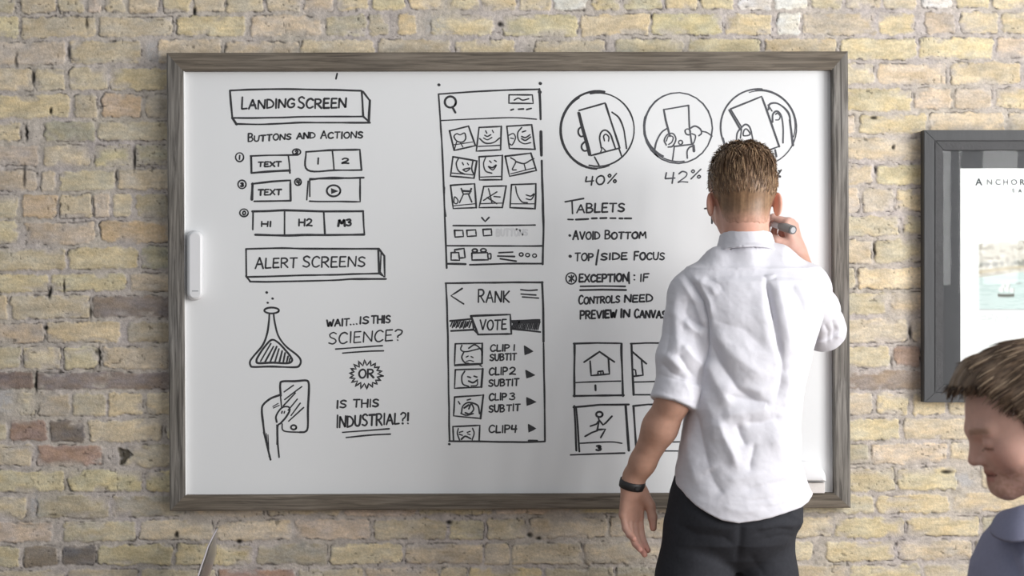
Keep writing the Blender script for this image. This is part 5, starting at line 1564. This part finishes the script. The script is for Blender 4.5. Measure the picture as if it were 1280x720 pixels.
    cap = mesh_obj('hair', P, Q, M['hair'], bo, True, cols=s2l(hc)); cap['label'] = 'tousled brown hair combed over the forehead'
    rs = np.random.default_rng(22); Nn = normals(P, Q)
    cand = np.where((edge(q) > .006))[0]
    pal = np.array([(72, 56, 46), (92, 74, 60), (112, 92, 74), (134, 112, 92), (168, 146, 122), (82, 66, 54), (100, 82, 66)], float)
    sv, sf, sc_ = [], [], []
    for i in rs.choice(cand, 2600):
        p = P[i]; n_ = Nn[i]; ql = q[i]
        up = float(sstep(.02, .08, ql[2])); fr = float(sstep(.03, .08, ql[1]))
        L = (.014 + .028*up*rs.uniform(.6, 1.1))*(1 - .6*fr)
        tl = np.array([.15*rs.normal(), 1.0, -.30]) if ql[2] > .03 else np.array([.1*rs.normal(), .35, -1.0])
        if ql[1] < -.04: tl = np.array([.2*rs.normal(), -.1, -1.0])
        t = Fm.R @ unit(tl); t = unit(t - n_*(t @ n_)*.85)
        lift = .05 + .15*up*rs.random()
        pts = [p - n_*.0015 + t*L*s_ + n_*(L*lift*s_*(1-.6*s_)) - Fm.R[:, 2]*(.010*fr*s_*s_) for s_ in np.linspace(0, 1, 6)]
        strands(sv, sf, sc_, pts, .0010 + .0007*up*rs.random(), pal[rs.integers(len(pal))]*rs.uniform(.9, 1.08))
    mesh_obj('hair_strands', np.array(sv), sf, M['hair'], cap, True, cols=s2l(np.array(sc_)))
    # the stool under him
    root = empty('stool', (.88, Yc, 0))
    tag(root, 'wooden stool under the man in the lavender blue shirt', 'stool')
    k = MB()
    n = 40
    prof = [(.0, .405), (.17, .405), (.185, .412), (.188, .425), (.18, .434), (.0, .434)]
    vs = []; fs = []
    for r, z in prof[1:-1]:
        for i in range(n): vs.append((.88 + r*math.cos(2*math.pi*i/n), Yc + r*math.sin(2*math.pi*i/n), z))
    for j in range(len(prof)-3):
        for i in range(n): fs.append((j*n+i, j*n+(i+1) % n, (j+1)*n+(i+1) % n, (j+1)*n+i))
    fs.append(tuple(range(n-1, -1, -1))); fs.append(tuple((len(prof)-3)*n+i for i in range(n)))
    k.add(vs, fs); auto_smooth(k.build('seat', M['stool_wood'], root))
    for sx in (-1, 1):
        for sy in (-1, 1):
            k = MB(); k.tube([(.88 + sx*.11, Yc + sy*.11, .408), (.88 + sx*.16, Yc + sy*.16, 0.001)], [.018, .014], 12); auto_smooth(k.build('leg', M['stool_wood'], root))
man_seated()

# ------------------------------------------------------------------ clear plastic chair whose top edge shows at the lower left
def clear_chair():
    Yn, Yf2 = -0.42, -0.10
    root = empty('clear_chair', (at(250, 700, -.3)[0] - .15, -.3, 0))
    tag(root, 'clear plastic chair with a thin curved back below the left end of the whiteboard', 'chair')
    # side profile of the back in photo pixels at the near edge
    prof = [(271.5, 661), (266, 671), (260, 683), (256.5, 694), (251.5, 708), (247, 722), (243, 745), (241, 775), (238, 812)]
    k = MB(); near = [at(x, y, -.36) for x, y in prof]
    dep = 9; vs = []; fs = []
    for (x, y) in prof:
        for j in range(dep):
            t = j/(dep-1)
            vs.append(at(x + 14*math.sin(math.pi*.5*t)*sstep(655, 700, y), y - 2*t, -.36 + .28*t))
    m = len(near)
    for i in range(m-1):
        for j in range(dep-1): fs.append((i*dep+j, i*dep+j+1, (i+1)*dep+j+1, (i+1)*dep+j))
    o = mesh_obj('backrest', vs, fs, M['clear_plastic'], root); md = o.modifiers.new('thickness', 'SOLIDIFY'); md.thickness = .004; md.offset = 0
    k = MB(); k.tube(near, [.0009] + [.0018]*(m-1), 8); k.build('back_edge', M['clear_rim'], root)
    s0 = near[-1]
    k = MB(); k.box((s0[0]-.42, -.37, s0[2]-.022), (s0[0]+.01, -.05, s0[2]-.004), .006); k.build('seat', M['clear_plastic'], root)
    for sx in (-.40, -.02):
        for sy in (-.35, -.07):
            k = MB(); k.tube([(s0[0]+sx, sy, s0[2]-.022), (s0[0]+sx*1.05, sy, .001)], [.016, .012], 12); k.build('leg', M['clear_plastic'], root)
M['clear_rim'] = pmat('clear_plastic_rim', (214, 208, 214), rough=0.18, var=0.03, spec=0.8)
clear_chair()
